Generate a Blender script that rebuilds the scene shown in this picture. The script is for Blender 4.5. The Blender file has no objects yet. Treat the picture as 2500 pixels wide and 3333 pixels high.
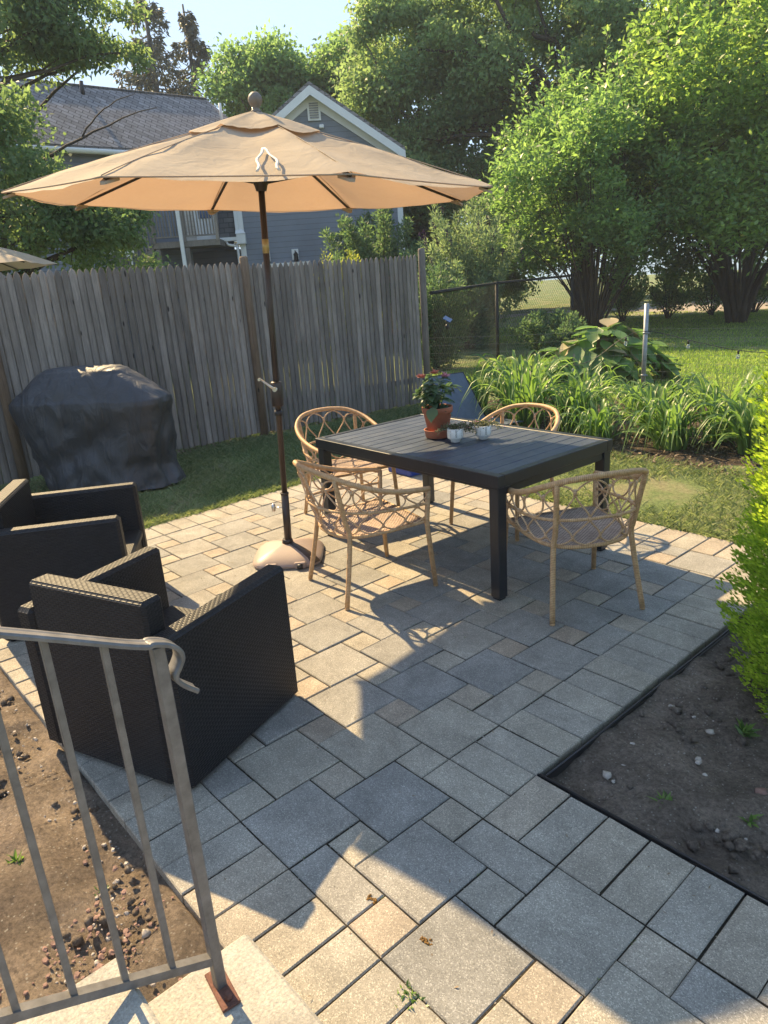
import bpy, math, random
import numpy as np
from mathutils import Vector, Matrix, noise as mnoise
random.seed(7); RNG = np.random.default_rng(11)
PI = math.pi
scene = bpy.context.scene
C = scene.collection
U = 0.15                      # side of the smallest paver

# ------------------------------------------------------------------ helpers
def tag(o, label=None, cat=None, group=None, kind=None):
    if label: o['label'] = label
    if cat: o['category'] = cat
    if group: o['group'] = group
    if kind: o['kind'] = kind
    return o

def thing(name, label, cat, loc=(0, 0, 0), rz=0.0, group=None):
    o = bpy.data.objects.new(name, None); C.objects.link(o)
    o.location = loc; o.rotation_euler = (0, 0, rz); o.empty_display_size = .1
    return tag(o, label, cat, group)

def inv_of(p):
    return (Matrix.Translation(p.location) @ Matrix.Rotation(p.rotation_euler.z, 4, 'Z')).inverted()

def link_mesh(name, me, m, parent):
    if m: me.materials.append(m)
    o = bpy.data.objects.new(name, me); C.objects.link(o)
    if parent: o.parent = parent
    return o

class MB:
    def __init__(s, swap=False):
        s.v = []; s.f = []; s.uv = []; s.sm = []; s.tint = []; s.swap = swap; s.t = 0.5
    def face(s, idx, uv=None, smooth=False):
        s.f.append(tuple(idx)); s.uv.append(uv); s.sm.append(smooth); s.tint.append(s.t)
    def add(s, vs):
        b = len(s.v); s.v.extend([tuple(x) for x in vs]); return b
    def quad(s, a, b, c, d, smooth=False):
        i = s.add([a, b, c, d]); s.face((i, i+1, i+2, i+3), None, smooth)
    def box(s, c, size, rz=0.0, bev=0.0, M=None):
        hx, hy, hz = size[0]/2, size[1]/2, size[2]/2
        e = min(bev, hx*.9, hy*.9, hz*.9)
        R = Matrix.Rotation(rz, 4, 'Z') if M is None else M
        T = Matrix.Translation(c) @ R
        if e <= 0:
            P = [(-hx,-hy,-hz),(hx,-hy,-hz),(hx,hy,-hz),(-hx,hy,-hz),(-hx,-hy,hz),(hx,-hy,hz),(hx,hy,hz),(-hx,hy,hz)]
            b = s.add([T @ Vector(p) for p in P])
            for q in ((0,3,2,1),(4,5,6,7),(0,1,5,4),(1,2,6,5),(2,3,7,6),(3,0,4,7)):
                s.face([b+k for k in q])
            return
        idx = {}
        for sx in (-1, 1):
            for sy in (-1, 1):
                for sz in (-1, 1):
                    for ax in range(3):
                        p = [sx*(hx-e), sy*(hy-e), sz*(hz-e)]
                        p[ax] = (sx*hx, sy*hy, sz*hz)[ax]
                        idx[(sx, sy, sz, ax)] = s.add([T @ Vector(p)])
        g = lambda *k: idx[k]
        for ax in range(3):                       # main faces
            o1, o2 = [k for k in range(3) if k != ax]
            for sg in (-1, 1):
                loop = []
                for (u, w) in ((-1,-1),(1,-1),(1,1),(-1,1)):
                    k = [0,0,0]; k[ax] = sg; k[o1] = u; k[o2] = w
                    loop.append(g(k[0],k[1],k[2],ax))
                flip = (sg < 0) ^ (ax == 1)
                s.face(loop[::-1] if flip else loop)
        for ax in range(3):                       # edges along ax
            o1, o2 = [k for k in range(3) if k != ax]
            for s1 in (-1, 1):
                for s2 in (-1, 1):
                    def key(sa, a_):
                        k = [0,0,0]; k[ax] = sa; k[o1] = s1; k[o2] = s2; return g(k[0],k[1],k[2],a_)
                    loop = [key(-1,o1), key(1,o1), key(1,o2), key(-1,o2)]
                    fl = (s1*s2 > 0) ^ (ax == 1)
                    s.face(loop[::-1] if not fl else loop)
        for sx in (-1, 1):
            for sy in (-1, 1):
                for sz in (-1, 1):
                    loop = [g(sx,sy,sz,0), g(sx,sy,sz,1), g(sx,sy,sz,2)]
                    s.face(loop if sx*sy*sz > 0 else loop[::-1])
    def tube(s, path, r, n=8, caps=True, closed=False, flat=1.0, up=None):
        P = [Vector(p) for p in path]; N = len(P)
        rs = r if isinstance(r, (list, tuple)) else [r]*N
        T = []
        for i in range(N):
            if closed: t = P[(i+1) % N] - P[i-1]
            else: t = P[min(i+1, N-1)] - P[max(i-1, 0)]
            T.append(t.normalized() if t.length > 1e-9 else Vector((0,0,1)))
        a = Vector(up) if up else (Vector((0,0,1)) if abs(T[0].z) < .9 else Vector((1,0,0)))
        u = (a - T[0]*a.dot(T[0])).normalized()
        rings = []; L = 0; Ls = []
        for i in range(N):
            if i: L += (P[i]-P[i-1]).length
            Ls.append(L)
            if up: u = Vector(up)
            u = (u - T[i]*u.dot(T[i]))
            u = u.normalized() if u.length > 1e-6 else T[i].orthogonal().normalized()
            w = T[i].cross(u)
            rings.append(s.add([P[i] + (u*math.cos(2*PI*k/n)*flat + w*math.sin(2*PI*k/n))*rs[i] for k in range(n)]))
        M = N if closed else N-1
        for i in range(M):
            j = (i+1) % N; l0 = Ls[i]; l1 = Ls[j] if j else L + (P[0]-P[-1]).length
            for k in range(n):
                k2 = (k+1) % n; a0 = k/n*2*PI*rs[i]; a1 = (k+1)/n*2*PI*rs[i]
                s.face((rings[i]+k, rings[i]+k2, rings[j]+k2, rings[j]+k), ((a0,l0),(a1,l0),(a1,l1),(a0,l1)), True)
        if caps and not closed:
            s.face([rings[0]+k for k in range(n)][::-1]); s.face([rings[-1]+k for k in range(n)])
    def lathe(s, prof, c=(0,0,0), n=24, M=None, smooth=True):
        T = Matrix.Translation(c) @ (M or Matrix())
        rings = []
        for r, z in prof:
            rings.append(s.add([T @ Vector((r*math.cos(2*PI*k/n), r*math.sin(2*PI*k/n), z)) for k in range(n)]))
        for i in range(len(prof)-1):
            for k in range(n):
                k2 = (k+1) % n
                s.face((rings[i]+k, rings[i]+k2, rings[i+1]+k2, rings[i+1]+k),
                       ((k/n, prof[i][1]), ((k+1)/n, prof[i][1]), ((k+1)/n, prof[i+1][1]), (k/n, prof[i+1][1])), smooth)
        s.face([rings[0]+k for k in range(n)][::-1]); s.face([rings[-1]+k for k in range(n)])
    def prism(s, pts, z0, z1):
        n = len(pts); b = s.add([(x, y, z0) for x, y in pts] + [(x, y, z1) for x, y in pts])
        s.face([b+k for k in range(n)][::-1]); s.face([b+n+k for k in range(n)])
        for k in range(n):
            s.face((b+k, b+(k+1) % n, b+n+(k+1) % n, b+n+k))
    def slab(s, poly, thick):           # polygon in 3-D extruded by the vector thick
        n = len(poly); t = Vector(thick)
        b = s.add([Vector(p) for p in poly] + [Vector(p)+t for p in poly])
        s.face([b+k for k in range(n)][::-1]); s.face([b+n+k for k in range(n)])
        for k in range(n): s.face((b+k, b+(k+1) % n, b+n+(k+1) % n, b+n+k))
    def build(s, name, m, parent=None, world=False, tint=False):
        vs = s.v
        if world and parent:
            I = inv_of(parent); vs = [I @ Vector(v) for v in vs]
        me = bpy.data.meshes.new(name); me.from_pydata([tuple(v) for v in vs], [], s.f)
        me.polygons.foreach_set('use_smooth', s.sm)
        uvl = me.uv_layers.new(name='UVMap'); dat = []
        for p, uv in zip(me.polygons, s.uv):
            if uv and len(uv) == p.loop_total: dat.extend([c for q in uv for c in q]); continue
            nx, ny, nz = (abs(c) for c in p.normal)
            for vi in p.vertices:
                x, y, z = me.vertices[vi].co
                if nz >= nx and nz >= ny: q = (y, x) if s.swap else (x, y)
                elif nx >= ny: q = (y, z)
                else: q = (x, z)
                dat.extend(q)
        uvl.data.foreach_set('uv', dat)
        if tint:
            a = me.attributes.new('tint', 'FLOAT', 'FACE'); a.data.foreach_set('value', s.tint)
        return link_mesh(name, me, m, parent)

def np_mesh(name, V, F, m, parent=None, tint=None, world=False, smooth=False):
    """V (n,3), F (k,4) or (k,3) numpy arrays"""
    if world and parent:
        I = np.array(inv_of(parent)); V = V @ I[:3, :3].T + I[:3, 3]
    me = bpy.data.meshes.new(name); k, q = F.shape
    me.vertices.add(len(V)); me.vertices.foreach_set('co', V.astype(np.float32).ravel())
    me.loops.add(k*q); me.loops.foreach_set('vertex_index', F.astype(np.int32).ravel())
    me.polygons.add(k); me.polygons.foreach_set('loop_start', (np.arange(k)*q).astype(np.int32))
    if smooth: me.polygons.foreach_set('use_smooth', np.ones(k, bool))
    me.update(calc_edges=True)
    if tint is not None:
        a = me.attributes.new('tint', 'FLOAT', 'FACE'); a.data.foreach_set('value', tint.astype(np.float32))
    return link_mesh(name, me, m, parent)

# ------------------------------------------------------------------ materials
class NT:
    def __init__(s, name):
        s.m = bpy.data.materials.new(name); s.m.use_nodes = True; s.t = s.m.node_tree; s.t.nodes.clear()
        s.out = s.n('ShaderNodeOutputMaterial')
    def n(s, typ, **kw):
        nd = s.t.nodes.new(typ)
        for k, v in kw.items(): setattr(nd, k, v)
        return nd
    def set(s, nd, key, v):
        if v is None: return
        if isinstance(v, bpy.types.NodeSocket): s.t.links.new(v, nd.inputs[key])
        else:
            if isinstance(v, (tuple, list)) and len(v) == 3 and nd.inputs[key].type == 'RGBA': v = (*v, 1)
            nd.inputs[key].default_value = v
    def coord(s, kind='Object'): return s.n('ShaderNodeTexCoord').outputs[kind]
    def map(s, vec, scale=(1,1,1), rot=(0,0,0)):
        d = s.n('ShaderNodeMapping'); s.set(d, 'Vector', vec); d.inputs['Scale'].default_value = scale; d.inputs['Rotation'].default_value = rot
        return d.outputs[0]
    def noise(s, vec, scale, detail=3, rough=.5, dist=0):
        d = s.n('ShaderNodeTexNoise'); s.set(d, 'Vector', vec); s.set(d, 'Scale', scale); s.set(d, 'Detail', detail)
        s.set(d, 'Roughness', rough); s.set(d, 'Distortion', dist); return d.outputs['Fac']
    def vor(s, vec, scale, feat='F1', out='Distance'):
        d = s.n('ShaderNodeTexVoronoi'); d.feature = feat; s.set(d, 'Vector', vec); s.set(d, 'Scale', scale); return d.outputs[out]
    def ramp(s, fac, stops):
        d = s.n('ShaderNodeValToRGB'); s.set(d, 'Fac', fac); e = d.color_ramp.elements
        while len(e) < len(stops): e.new(.5)
        for k, (p, c) in enumerate(stops):
            e[k].position = p; e[k].color = (c, c, c, 1) if isinstance(c, (int, float)) else (*c, 1)
        return d.outputs['Color']
    def mix(s, fac, a, b, blend='MIX'):
        d = s.n('ShaderNodeMix'); d.data_type = 'RGBA'; d.blend_type = blend
        s.set(d, 0, fac); s.set(d, 6, a); s.set(d, 7, b); return d.outputs[2]
    def math(s, op, a, b=None):
        d = s.n('ShaderNodeMath', operation=op); s.set(d, 0, a); s.set(d, 1, b); return d.outputs[0]
    def attr(s, name): 
        d = s.n('ShaderNodeAttribute'); d.attribute_name = name; return d.outputs['Fac']
    def bump(s, h, strength=.3, dist=.01, prev=None):
        d = s.n('ShaderNodeBump'); s.set(d, 'Height', h); s.set(d, 'Strength', strength); s.set(d, 'Distance', dist)
        if prev is not None: s.set(d, 'Normal', prev)
        return d.outputs[0]
    def princ(s, col, rough=.6, metal=0, normal=None, spec=.5, coat=0, sheen=0):
        d = s.n('ShaderNodeBsdfPrincipled'); s.set(d, 'Base Color', col); s.set(d, 'Roughness', rough); s.set(d, 'Metallic', metal)
        s.set(d, 'Specular IOR Level', spec); s.set(d, 'Coat Weight', coat)
        if normal is not None: s.set(d, 'Normal', normal)
        return d.outputs[0]
    def done(s, sh): s.t.links.new(sh, s.out.inputs['Surface']); return s.m

def m_simple(name, col, rough=.6, metal=0, var=.15, scale=8, bump=.0, spec=.5):
    t = NT(name); c = t.coord(); n = t.noise(c, scale, 4, .6)
    k = t.ramp(n, [(.3, 1-var), (.7, 1+var)])
    k = t.mix(1.0, col, k, 'MULTIPLY')
    nm = t.bump(t.noise(c, scale*12, 3), bump, .004) if bump else None
    return t.done(t.princ(k, rough, metal, nm, spec))

def m_leaf(name, ca, cb, trans=.45, rough=.55, tcol=None, gloss=.25):
    t = NT(name); tn = t.attr('tint'); c = t.coord()
    n = t.noise(c, .9, 2)
    f = t.math('MULTIPLY', t.math('ADD', tn, n), .5); f = t.ramp(f, [(.3, 0.0), (.7, 1.0)])
    col = t.mix(f, ca, cb)
    p = t.princ(col, rough, 0, None, gloss)
    tr = t.n('ShaderNodeBsdfTranslucent')
    t.set(tr, 'Color', t.mix(1.0, col, tcol or (1.45, 1.5, .95), 'MULTIPLY'))
    mx = t.n('ShaderNodeMixShader'); t.set(mx, 0, trans); t.t.links.new(p, mx.inputs[1]); t.t.links.new(tr.outputs[0], mx.inputs[2])
    return t.done(mx.outputs[0])

def m_paver():
    t = NT('concrete_paver'); c = t.coord(); k = t.attr('tint')
    base = t.ramp(k, [(0, (.225,.222,.208)), (.3, (.275,.260,.230)), (.5, (.312,.286,.234)), (.75, (.320,.272,.214)), (1, (.332,.264,.196))])
    cl = t.noise(c, 4.2, 6, .72, .5); base = t.mix(1.0, base, t.ramp(cl, [(.28, .66), (.72, 1.24)]), 'MULTIPLY')
    g = t.vor(c, 330, 'F1', 'Color'); gr = t.n('ShaderNodeSeparateColor'); t.set(gr, 0, g)
    sp = t.ramp(gr.outputs[0], [(0, .66), (.25, .90), (.80, 1.03), (.88, 1.32), (1, 1.6)])
    base = t.mix(1.0, base, sp, 'MULTIPLY')
    st = t.ramp(t.noise(c, 1.7, 5, .7, .6), [(.58, 1.0), (.72, .78)])
    base = t.mix(1.0, base, st, 'MULTIPLY')
    b = t.bump(t.noise(c, 260, 3, .7), .55, .0035)
    return t.done(t.princ(base, .82, 0, b, .35))

def m_soil(name, a, b_, wet=.5):
    t = NT(name); c = t.coord(); n = t.noise(c, 4, 6, .65, .4)
    col = t.ramp(n, [(.32, a), (.68, b_)])
    f = t.noise(c, 60, 5, .8); col = t.mix(1.0, col, t.ramp(f, [(.3, .45), (.7, 1.5)]), 'MULTIPLY')
    g = t.n('ShaderNodeSeparateColor'); t.set(g, 0, t.vor(c, 95, 'F1', 'Color')); dd = t.vor(c, 95)
    pk = t.math('MULTIPLY', t.ramp(g.outputs[0], [(.86, 0.0), (.88, 1.0)]), t.ramp(dd, [(.28, 1.0), (.36, 0.0)])); col = t.mix(pk, col, (.42,.38,.33))
    big = t.noise(c, 1.6, 4, .6, .8); col = t.mix(1.0, col, t.ramp(big, [(.35, .62), (.65, 1.3)]), 'MULTIPLY')
    b = t.bump(t.noise(c, 34, 8, .82), 1.0, .05)
    return t.done(t.princ(col, .9, 0, b, .25))

def m_lawn():
    t = NT('lawn_turf'); c = t.coord(); n = t.noise(c, .9, 5, .7, .5)
    col = t.ramp(n, [(.3, (.075,.125,.040)), (.5, (.145,.19,.070)), (.62, (.23,.225,.115)), (.75, (.19,.155,.105))])
    f = t.noise(t.map(c, (1,1,1)), 42, 4, .8); col = t.mix(1.0, col, t.ramp(f, [(.3, .5), (.75, 1.5)]), 'MULTIPLY')
    return t.done(t.princ(col, .9, 0, t.bump(t.noise(c, 30, 6, .8), .9, .03), .2))

def m_wood(name, a, b_, sc=1.0, rough=.85):
    t = NT(name); c = t.coord(); k = t.attr('tint')
    off = t.n('ShaderNodeCombineXYZ'); t.set(off, 0, t.math('MULTIPLY', k, 37)); t.set(off, 2, t.math('MULTIPLY', k, 13))
    ad = t.n('ShaderNodeVectorMath', operation='ADD'); t.set(ad, 0, c); t.set(ad, 1, off.outputs[0]); v = ad.outputs[0]
    g = t.noise(t.map(v, (26*sc, 26*sc, 1.1*sc)), 3, 5, .7, 1.2)
    col = t.ramp(g, [(.3, a), (.7, b_)])
    col = t.mix(1.0, col, t.ramp(k, [(0, .68), (1, 1.28)]), 'MULTIPLY')
    bl = t.noise(t.map(v, (3, 3, 1)), 1.5, 4, .6); col = t.mix(1.0, col, t.ramp(bl, [(.3, .7), (.7, 1.2)]), 'MULTIPLY')
    kn = t.vor(t.map(v, (7, 7, 2.2)), 1.0); col = t.mix(t.ramp(kn, [(.055, 1.0), (.09, 0.0)]), col, (.02,.017,.015))
    return t.done(t.princ(col, rough, 0, t.bump(g, .5, .006), .25))

def m_weave(name, a, b_, bw, bh, rough=.38, spec=.6, gap=.12, strength=1.0):
    t = NT(name); uv = t.coord('UV')
    br = t.n('ShaderNodeTexBrick'); br.offset = .5; t.set(br, 'Vector', uv); t.set(br, 'Scale', 1.0)
    t.set(br, 'Brick Width', bw); t.set(br, 'Row Height', bh); t.set(br, 'Mortar Size', bh*gap); t.set(br, 'Mortar Smooth', .8)
    t.set(br, 'Color1', a); t.set(br, 'Color2', b_); t.set(br, 'Mortar', (.004,.004,.004))
    sx = t.n('ShaderNodeSeparateXYZ'); t.set(sx, 0, uv)
    row = t.math('FLOOR', t.math('DIVIDE', sx.outputs[1], bh))
    sh = t.math('MULTIPLY', t.math('MODULO', t.math('ABSOLUTE', row), 2.0), .5)
    px = t.math('FRACT', t.math('ADD', t.math('DIVIDE', sx.outputs[0], bw), sh))
    hx = t.math('SINE', t.math('MULTIPLY', px, PI)); py = t.math('FRACT', t.math('DIVIDE', sx.outputs[1], bh))
    hy = t.math('SINE', t.math('MULTIPLY', py, PI)); h = t.math('MULTIPLY', t.math('POWER', t.math('ABSOLUTE', hx), .6), t.math('POWER', t.math('ABSOLUTE', hy), .5))
    nz = t.noise(t.coord(), 3, 2); col = t.mix(1.0, br.outputs['Color'], t.ramp(nz, [(.3, .8), (.7, 1.2)]), 'MULTIPLY')
    return t.done(t.princ(col, rough, 0, t.bump(h, strength, bh*.45), spec))

def m_wrap(name, a, b_, period=.006):
    t = NT(name); uv = t.coord('UV'); sx = t.n('ShaderNodeSeparateXYZ'); t.set(sx, 0, uv)
    ph = t.math('FRACT', t.math('DIVIDE', t.math('ADD', sx.outputs[1], t.math('MULTIPLY', sx.outputs[0], .12)), period))
    h = t.math('SINE', t.math('MULTIPLY', ph, PI)); n = t.noise(t.coord(), 45, 3, .6)
    col = t.mix(t.ramp(n, [(.35, 0.0), (.65, 1.0)]), a, b_); col = t.mix(1.0, col, t.ramp(h, [(0, .32), (.5, 1.1)]), 'MULTIPLY')
    return t.done(t.princ(col, .5, 0, t.bump(h, .6, .002), .4))

def m_shingle(name, a, b_):
    t = NT(name); uv = t.coord('UV')
    br = t.n('ShaderNodeTexBrick'); br.offset = .5; t.set(br, 'Vector', uv); t.set(br, 'Scale', 1.0)
    t.set(br, 'Brick Width', .30); t.set(br, 'Row Height', .14); t.set(br, 'Mortar Size', .012); t.set(br, 'Mortar Smooth', .2); t.set(br, 'Bias', -.1)
    t.set(br, 'Color1', a); t.set(br, 'Color2', b_); t.set(br, 'Mortar', tuple(c*.4 for c in a))
    n = t.noise(uv, 2.5, 4, .7); col = t.mix(1.0, br.outputs['Color'], t.ramp(n, [(.3, .75), (.7, 1.25)]), 'MULTIPLY')
    return t.done(t.princ(col, .9, 0, t.bump(br.outputs['Fac'], -.4, .02), .2))

def m_siding(name, a):
    t = NT(name); uv = t.coord('UV'); sx = t.n('ShaderNodeSeparateXYZ'); t.set(sx, 0, uv)
    ph = t.math('FRACT', t.math('DIVIDE', sx.outputs[1], .15)); col = t.mix(t.ramp(ph, [(.0, 1.0), (.09, 0.0)]), a, tuple(c*.35 for c in a))
    n = t.noise(uv, 1.2, 4, .6); col = t.mix(1.0, col, t.ramp(n, [(.3, .9), (.7, 1.1)]), 'MULTIPLY')
    return t.done(t.princ(col, .7, 0, t.bump(t.math('SUBTRACT', 1.0, ph), .6, .02), .3))

def m_canopy():
    t = NT('canopy_cloth'); c = t.coord(); n = t.noise(c, 3, 4, .6); f = t.noise(t.map(c, (1, 1, 1)), 320, 2)
    col = t.ramp(n, [(.3, (.48,.40,.30)), (.7, (.57,.485,.37))]); col = t.mix(1.0, col, t.ramp(f, [(.3, .9), (.7, 1.08)]), 'MULTIPLY')
    st = t.ramp(t.noise(c, 26, 3, .7), [(.66, 1.0), (.72, .86)]); col = t.mix(1.0, col, st, 'MULTIPLY')
    wr = t.noise(c, 9, 3, .5, 1.0)
    p = t.princ(col, .9, 0, t.bump(wr, .35, .02), .15)
    tr = t.n('ShaderNodeBsdfTranslucent'); t.set(tr, 'Color', (.47,.30,.19,1))
    mx = t.n('ShaderNodeMixShader'); t.set(mx, 0, .36); t.t.links.new(p, mx.inputs[1]); t.t.links.new(tr.outputs[0], mx.inputs[2])
    return t.done(mx.outputs[0])

def m_glass(name='clear_glass'):
    t = NT(name); d = t.n('ShaderNodeBsdfPrincipled'); t.set(d, 'Base Color', (.95,.97,.98,1)); t.set(d, 'Roughness', .03); t.set(d, 'Transmission Weight', .85); t.set(d, 'IOR', 1.3)
    return t.done(d.outputs[0])

M_PAVER = m_paver()
M_SAND = m_soil('joint_sand', (.035,.030,.022), (.085,.072,.052))
M_SOILR = m_soil('dark_soil', (.17,.135,.108), (.33,.272,.222))
M_SOILL = m_soil('brown_soil', (.17,.130,.100), (.34,.270,.205))
M_MULCH = m_soil('leaf_litter', (.045,.032,.022), (.12,.088,.06))
M_LAWN = m_lawn()
M_CONC = None
def _conc():
    t = NT('broom_concrete'); c = t.coord(); n = t.noise(c, 6, 5, .6); col = t.ramp(n, [(.25, (.27,.255,.225)), (.5, (.38,.36,.315)), (.75, (.45,.43,.38))])
    f = t.noise(c, 130, 3, .7); col = t.mix(1.0, col, t.ramp(f, [(.3, .72), (.7, 1.2)]), 'MULTIPLY')
    return t.done(t.princ(col, .9, 0, t.bump(t.noise(c, 90, 4, .7), .7, .006), .2))
M_CONC = _conc()
M_BLADE = m_leaf('grass_blade', (.105,.155,.070), (.26,.29,.16), .4, .6)
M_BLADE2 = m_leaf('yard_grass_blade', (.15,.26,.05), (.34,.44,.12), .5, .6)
M_FENCE = m_wood('weathered_board', (.150,.132,.116), (.285,.252,.222))
M_POST = m_wood('brown_post_wood', (.13,.088,.060), (.27,.195,.135))
M_GREYW = m_wood('grey_deck_wood', (.16,.14,.12), (.27,.24,.21))
M_BARK = m_wood('tree_bark', (.035,.028,.022), (.085,.07,.055), .6)
M_BARKG = m_wood('grey_bark', (.07,.062,.05), (.15,.135,.11), .6)
M_WEAVE = m_weave('dark_resin_weave', (.008,.009,.012), (.015,.016,.020), .030, .0095, .50, .3, .14, .6)
M_SEATW = m_weave('tan_woven_seat', (.46,.33,.25), (.62,.47,.37), .024, .011, .6, .3, .24, 1.0)
M_WRAP = m_wrap('rattan_wrap', (.43,.255,.12), (.57,.37,.195), .009)
M_STRAND = m_wrap('rattan_strand', (.48,.30,.165), (.62,.42,.25), .010)
def _alu():
    t = NT('black_painted_metal'); c = t.coord(); n = t.noise(t.map(c, (40, 40, 3)), 3, 4, .6)
    col = t.ramp(n, [(.3, (.006,.009,.014)), (.7, (.012,.016,.023))]); r = t.ramp(t.noise(c, 7, 4, .6), [(.3, .30), (.7, .48)])
    return t.done(t.princ(col, r, 0, t.bump(n, .05, .002), .6))
M_TABLE = _alu()
def _ttop():
    t = NT('table_slat_paint'); c = t.coord(); n = t.noise(t.map(c, (6, 1, 6)), 3, 5, .7)
    col = t.ramp(n, [(.3, (.060,.078,.110)), (.7, (.088,.108,.146))]); r = t.ramp(t.noise(c, 9, 4, .6), [(.3, .40), (.7, .55)])
    return t.done(t.princ(col, r, .65, t.bump(t.noise(c, 300, 2), .08, .001), .8))
M_TTOP = _ttop()
M_RAIL = m_simple('weathered_rail_paint', (.160,.154,.148), .5, .25, .25, 30, .15)
M_RUST = m_simple('rusty_iron', (.16,.075,.055), .85, .2, .4, 60, .6)
M_BRONZE = m_simple('bronze_paint', (.060,.047,.042), .36, .45, .12, 10)
M_BASE = m_simple('base_plastic', (.30,.235,.205), .5, 0, .08, 7, .1)
M_DARK = m_simple('black_plastic', (.016,.016,.018), .5, 0, .2, 12)
M_GOLD = m_simple('gold_label', (.45,.36,.18), .4, .4, .1, 20)
M_CHROME = m_simple('bare_steel', (.62,.60,.57), .3, .9, .1, 20)
M_GALV = m_simple('galvanised_steel', (.27,.29,.30), .5, .5, .18, 26)
M_TERRA = m_simple('terracotta', (.36,.125,.070), .8, 0, .22, 14, .2)
M_WHITE = m_simple('white_trim_paint', (.72,.72,.70), .6, 0, .06, 3)
M_BLUE = m_simple('blue_fabric', (.085,.115,.165), .75, 0, .12, 18, .2)
M_BLUEBOX = m_simple('blue_plastic', (.015,.045,.26), .45, 0, .1, 5)
M_PANEL = m_simple('solar_panel_glass', (.05,.09,.19), .15, .1, .1, 40)
M_SHING = m_shingle('grey_shingles', (.19,.175,.172), (.29,.27,.265))
M_SHINGD = m_shingle('dark_shingles', (.075,.078,.082), (.115,.118,.122))
M_SHINGL = m_shingle('pale_shingles', (.34,.31,.27), (.46,.42,.37))
M_SIDE = m_siding('blue_grey_siding', (.200,.222,.265))
M_SIDEW = m_siding('cream_siding', (.56,.52,.46))
M_SIDED = m_siding('dark_siding', (.075,.075,.085))
M_CANOPY = m_canopy()
M_CORD = m_simple('canopy_tie', (.62,.55,.46), .8, 0, .1, 30)
M_GLASS = m_glass()
M_ROAD = m_simple('asphalt', (.30,.27,.26), .9, 0, .15, 1.5, .2)
M_STONE = m_simple('pale_stone', (.36,.32,.28), .8, 0, .3, 50, .3)
M_REDSTONE = m_simple('red_stone', (.21,.125,.10), .85, 0, .35, 40, .3)
M_WIRE = m_simple('wire', (.13,.15,.14), .45, .6, .1, 5)
M_BLACKM = m_simple('black_vinyl_coat', (.008,.009,.010), .7, 0, .2, 5)
M_PETAL = m_leaf('coral_petal', (.60,.20,.16), (.72,.34,.28), .3, .6, (1.1,1,1))
M_PINK = m_leaf('pink_petal', (.62,.30,.42), (.75,.45,.55), .3, .6, (1.1,1,1))
M_PURPLE = m_leaf('purple_spike', (.035,.012,.055), (.075,.03,.10), .1, .7, (1,1,1))
def _cover():
    t = NT('grill_cover_vinyl'); c = t.coord(); n = t.noise(c, 4, 5, .6, .8)
    col = t.ramp(n, [(.3, (.022,.024,.030)), (.7, (.034,.037,.045))]); r = t.ramp(t.noise(c, 5, 4), [(.3, .42), (.7, .6)])
    b = t.bump(t.noise(t.map(c, (4, 4, 1.6)), 1.6, 5, .5, 1.2), .55, .06)
    return t.done(t.princ(col, r, 0, b, .6))
M_COVER = _cover()
M_EMB = NT('never'); bpy.data.materials.remove(M_EMB.m)

# leaves
L_OAK = m_leaf('oak_leaf', (0.096,0.159,0.084), (0.200,0.276,0.136), .6)
L_BACK = m_leaf('far_oak_leaf', (0.153,0.235,0.110), (0.300,0.395,0.178), .6, tcol=(1.35,1.4,1.0))
L_MID = m_leaf('light_green_leaf', (0.123,0.211,0.094), (0.231,0.343,0.155), .6)
L_WIL = m_leaf('willow_leaf', (0.113,0.211,0.081), (0.247,0.377,0.141), .6, .36, gloss=.6)
L_RSH = m_leaf('yellow_green_leaf', (0.123,0.221,0.066), (0.290,0.412,0.117), .6, .40, gloss=.6)
L_CON = m_leaf('conifer_needle', (.075,.085,.070), (.14,.135,.11), .25)
L_DRK = m_leaf('dark_shrub_leaf', (0.070,0.132,0.076), (0.150,0.225,0.123), .5)
L_BUT = m_leaf('grey_green_leaf', (0.128,0.196,0.128), (0.247,0.323,0.198), .5)
L_YEL = m_leaf('golden_leaf', (.16,.20,.04), (.32,.34,.08), .5)
L_ARB = m_leaf('arborvitae_scale', (.180,.300,.035), (.470,.590,.085), .55, .5, (1.45,1.5,.8))
L_LILY = m_leaf('daylily_leaf', (.085,.165,.045), (.200,.310,.090), .5, .4, gloss=.5)
L_HOST = m_leaf('hosta_leaf', (.095,.19,.060), (.18,.30,.10), .45, .4, gloss=.5)
L_HOSTD = m_leaf('hosta_scorched', (.30,.25,.15), (.42,.36,.23), .3, .6, (1,1,.8))
L_POT = m_leaf('potted_leaf', (.070,.13,.075), (.14,.22,.13), .35, .4, gloss=.5)
L_SUC = m_leaf('succulent_leaf', (.10,.12,.07), (.20,.20,.13), .3)

# ------------------------------------------------------------------ foliage
def rand_dirs(n):
    d = RNG.normal(size=(n, 3)); return d/np.linalg.norm(d, axis=1)[:, None]

def leaf_mesh(name, P, L, W, mat_, parent, world=True, up=.3, droop=0.0, D=None, tint=None):
    n = len(P); d = rand_dirs(n) if D is None else D
    d[:, 2] -= droop; d /= np.linalg.norm(d, axis=1)[:, None]
    q = rand_dirs(n); q[:, 2] += up*2; s = np.cross(d, q); s /= (np.linalg.norm(s, axis=1)[:, None]+1e-9)
    l = (L*RNG.uniform(.65, 1.3, n))[:, None]; w = (W*RNG.uniform(.7, 1.25, n))[:, None]
    nrm = np.cross(s, d)
    V = np.stack([P, P + d*l*.45 + s*w*.5 + nrm*l*.05, P + d*l - nrm*l*.08, P + d*l*.45 - s*w*.5 + nrm*l*.05], 1).reshape(-1, 3)
    F = np.arange(4*n).reshape(n, 4)
    return np_mesh(name, V, F, mat_, parent, RNG.random(n) if tint is None else tint, world)

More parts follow.
